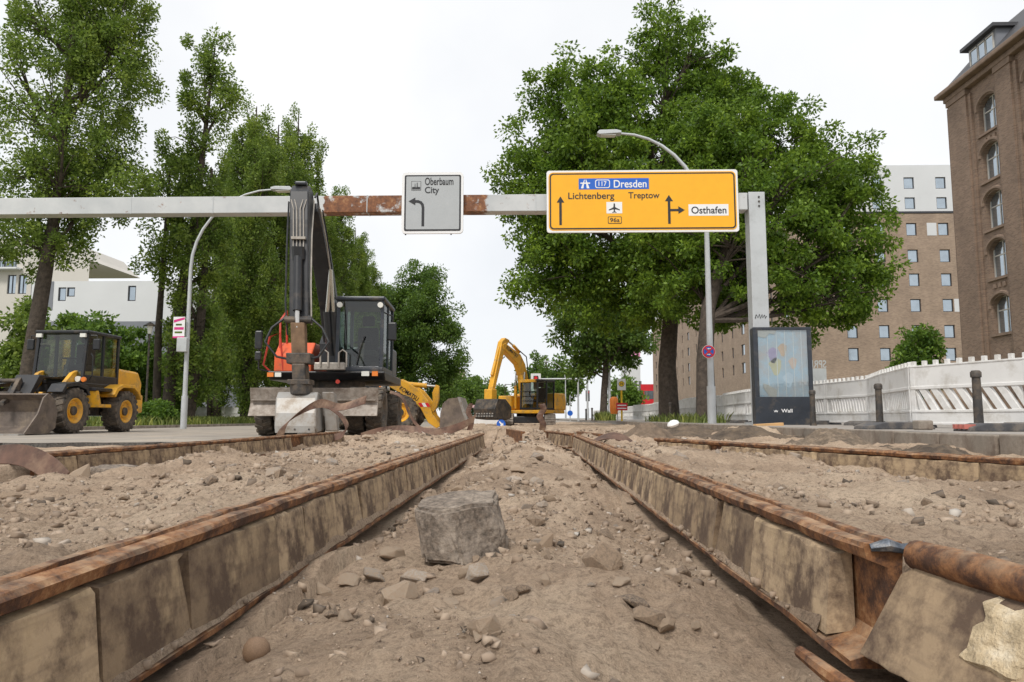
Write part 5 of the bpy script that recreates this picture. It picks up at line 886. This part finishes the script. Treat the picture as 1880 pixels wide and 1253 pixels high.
fns = lambda u,z,d: (d, u, z); hs2 = []
for k in range(16):
    for z in rows[:5]: u = 3+k*6.1+(.7 if k % 3 == 0 else 0); hs2.append((u-(.45 if k % 3 else .9),u+(.45 if k % 3 else .9),z-.85,z+.75))
wall(0,100,0,zb,hs2,.2,fns).build('side_wall', BRICK, tb)
for h in hs2: window(tb, h, fns, .18)
MB().box(0.05,.3,0,100,zb,zt).build('white_storey', RENDER, tb)
# old brick warehouse
OX = 32.0; ob = thing('brick_warehouse', 'tall old brown brick building with arched windows and dormer', 'building', (OX,0,.2))
ye = atX(1775,640,OX).y; ztop = atX(1737,184,OX).z-.2; wz = [atX(px,py,OX).z-.2 for px,py in ((1840,575),(1833,473),(1827,382),(1822,292),(1815,205))]; wy = atX(1833,473,OX).y
fno = lambda u,z,d: (d, u, z); hw_ = 1.1; yA, yB, yC, yD = [atX(q,473,OX).y for q in (1763,1801,1858,1888)]; bays = [wy-(yB-yD)*k for k in range(3)]; hs = [(c-hw_,c+hw_,z-1.35,z+1.25) for c in bays for z in wz]
wall(ye-28,ye,0,ztop,hs,.45,fno).build('street_wall', BRICK2, ob); MB().box(.0,18,ye-.02,ye,0,ztop).build('end_wall', BRICK2, ob)
for c in bays:
    for k, z in enumerate(wz):
        window(ob, (c-hw_,c+hw_,z-1.35,z+1.25), fno, .42, CREAM, 1, .62)
        for s in (-1,1):
            sp_ = [(c+s*hw_,z+.45),(c+s*hw_,z+1.25),(c,z+1.25)]+[(c+s*hw_*math.sin(a),z+.45+.78*math.cos(a)) for a in (.25,.6,.95,1.3)]; MB().prism([(u,v) for u,v in sp_],'x',.012,.40).build('arch_spandrel', BRICK2, ob)
        MB().tube([(-.02,c+(hw_+.16)*math.cos(a),z+.45+.98*math.sin(a)) for a in [R(q) for q in range(0,181,15)]],.13,6).build('arch_ring', SANDSTONE, ob); MB().box(-.14,.2,c-hw_-.15,c+hw_+.15,z-1.52,z-1.35).build('window_sill', SANDSTONE, ob)
        if k in (1,4):
            for q in (-.5,0,.5): MB().box(-.08,.05,c+q-.15,c+q+.15,z-2.05,z-1.75).build('stone_boss', SANDSTONE, ob)
for k in range(4):
    c, q = ((yA+yB)/2, (yA-yB)/2-.1) if k == 0 else ((yC+yD)/2-(yB-yD)*(k-1), (yC-yD)/2)
    MB().box(-.30,-.003,c-q,c+q,1.2,ztop-.9).build('pilaster', BRICK2, ob); MB().box(-.16,-.003,c-q-.35,c+q+.35,1.2,ztop-.9).build('pilaster_step', BRICK2, ob); MB().box(-.38,-.002,c-q-.1,c+q+.1,ztop-.9,ztop-.5).build('capital', SANDSTONE, ob); MB().box(-.42,-.002,c-q-.1,c+q+.1,0,1.2).build('plinth', SANDSTONE, ob)
MB().box(-.45,.3,ye-28,ye+.3,ztop-.5,ztop-.1).build('cornice', SANDSTONE, ob, bevel=.08); MB().box(-.95,.3,ye-28,ye+.6,ztop-.1,ztop+.25).build('cornice', SANDSTONE, ob, bevel=.08)
MB().prism([(-.7,ztop+.25),(3.6,ztop+5.0),(14,ztop+6),(18,ztop+.25)],'y',ye-28,ye-.1).build('roof', SLATE, ob)
d0, d1 = atX(1822,105,OX+.6).y, atX(1790,120,OX+.6).y
MB().box(.2,4,d0-1.2,d1,ztop+.26,ztop+2.5).build('dormer', GREYPANEL, ob); MB().box(-.2,4.2,d0-1.5,d1+.4,ztop+2.5,ztop+2.75).build('dormer_roof', SLATE, ob)
for k in range(3): u = d1-.35-(d1-d0+.6)/3*(k+.4); window(ob, (u-.5,u+.5,ztop+.7,ztop+2.3), lambda u,z,d: (d+.0,u,z), .18, CREAM)
# white modern building, cream house (left)
wb = thing('office_building', 'white and grey flat-roofed modern building behind the left trees', 'building', (0,62,0)); a = at(58,517,62); b = at(330,590,62); zt = a.z; zm = b.z
fnw = lambda u,z,d: (u,d,z); hh_ = []
for px, y0, y1 in ((114,528,553),(130,528,545),(242,525,553)): u = at(px,540,62).x; hh_.append((u-.35,u+.35,at(px,y1,62).z,at(px,y0,62).z))
wall(a.x,b.x+6,zm,zt,hh_,.15,fnw).build('white_storey', RENDER, wb); [window(wb, h, fnw, .13) for h in hh_]; u = at(199,580,62).x; h2 = (u-.35,u+.35,zm-1.6,zm-.1); wall(a.x,b.x+6,0,zm-.002,[h2],.15,fnw).build('grey_storey', GREYPANEL, wb); window(wb, h2, fnw, .13)
MB().box(a.x,b.x+6,.02,14,zt-.1,zt).build('roof', RENDER, wb); MB().box(a.x-.02,a.x+.05,0,14,0,zt).build('side_wall', RENDER, wb); MB().box(at(83,540,62).x,at(98,540,62).x,-.04,-.003,zm+1,zt-.02).build('grey_panel', GREYPANEL, wb)
hb = thing('cream_house', 'cream rendered house with sloping roofline and balcony at the far left', 'building', (0,74,0)); c0 = at(-60,445,74); c1 = at(165,478,74); zt2 = at(0,445,74).z; fnh = lambda u,z,d: (u,d,z); hs = []
for px in (-20,22,42): u = at(px,510,74).x; hs.append((u-.45,u+.45,at(px,540,74).z,at(px,505,74).z))
u = at(8,470,74).x; hs.append((u-1.4,u+1.4,at(8,492,74).z,at(8,466,74).z)); wall(c0.x,c1.x,0,c1.z,hs,.2,fnh).build('front_wall', CREAM, hb); [window(hb, h, fnh, .18, FRAME, 1) for h in hs]
gx1 = at(130,450,74).x; MB().prism([(c0.x,c1.z),(c1.x,c1.z),(at(150,468,74).x,at(150,466,74).z),(gx1,zt2),(c0.x,zt2+.6)],'y',.01,10).build('gable', CREAM, hb); MB().box(at(-10,495,74).x,at(42,495,74).x,-1.0,-.003,at(8,497,74).z,at(8,494,74).z).build('balcony_slab', RENDER, hb)
for k in range(14): x = at(-10,495,74).x+k*.22; MB().box(x-.02,x+.02,-.98,-.94,at(8,494,74).z,at(8,478,74).z).build('baluster', FRAME, hb)
# red and white block, tower, site cabin
rb = thing('office_building', 'red and white striped office block beyond the bus stop', 'building', (0,190,0)); a = at(1150,648,190); b = at(1201,752,190); m0 = at(1176,700,190)
MB().box(a.x,m0.x,0,12,0,a.z-1).build('white_wall', RENDER, rb); MB().box(m0.x,b.x,-.5,12,0,at(1180,706,190).z).build('red_wall', SRED, rb); MB().box(a.x,m0.x,-.2,8,a.z-1,a.z+3).build('pink_panel', PINK, rb)
for k in range(3): x = a.x+1+k*1.2; MB().box(x-.35,x+.35,-.06,.02,at(1160,745,190).z,at(1160,730,190).z).build('window', WGLASS, rb); MB().box(x-.35,x+.35,-.06,.02,at(1160,722,190).z,at(1160,700,190).z).build('window', WGLASS, rb)
MB().box(m0.x+.8,b.x-.2,-.56,-.5,at(1190,733,190).z,at(1190,718,190).z).build('window', WGLASS, rb)
tw = thing('tower_block', 'pale distant tower block above the far trees', 'building', (at(838,700,420).x,420,0)); ht_ = at(838,677,420).z; MB().box(-3.5,1.2,0,10,0,ht_-1.5).build('tower', CREAM, tw); MB().box(1.2,4.2,-.5,10,0,ht_-1).build('tower_wing', mat('tan_panel',(.50,.40,.33),.8), tw); MB().box(-3,3,2,8,ht_-1.5,ht_).build('lift_house', CREAM, tw)
sc_ = thing('site_cabin', 'low white site cabin with pink roof edge beyond the rails', 'cabin', at(900,780,45)); sc_.location.z = 0; MB().box(-1.3,1.4,0,2,0,.45).build('white_base', WHITE, sc_); MB().box(-1.4,1.5,-.1,2,1.0,1.15).build('roof_edge', mat('faded_pink',(.62,.42,.44),.6), sc_)
for x in (-1.3,-.5,.3,1.35): MB().box(x-.03,x+.03,-.02,.02,.45,1.0).build('post', GALV, sc_)
MB().box(-1.3,1.35,.5,.52,.45,1.0).build('window_strip', GLASS, sc_)
ld = thing('ladder', 'pale ladder standing in front of the site cabin', 'ladder', at(899,786,42)); ld.location.z = 0
for x in (-.2,.2): MB().box(x-.03,x+.03,-.02,.02,0,1.2).build('ladder_rail', WHITE, ld)
for k in range(5): MB().box(-.17,.17,-.015,.015,.15+.22*k,.2+.22*k).build('rung', WHITE, ld)
# name letters on the garden wall, seen from behind
t = thing('letter_sign', 'metal letters on a grey wall panel, seen from behind, before the brick block', 'sign', at(1499,700,40)); t.location.z = .2; z0 = at(1499,676,40).z-.2; MB().box(-.55,.55,0,.08,0,z0-.02).build('wall_panel', GALV, t); text('SPREE', GALV, t, frame((.55,-.02,z0),(-1,0,0),(0,0,1)), 1.1, .42)
w2 = tag(MB().box(6,30,0,.4,0,1.35).build('garden_wall', SANDSTONE), 'low dark garden wall before the tan brick block', 'wall'); w2.location = (9,48,.2)
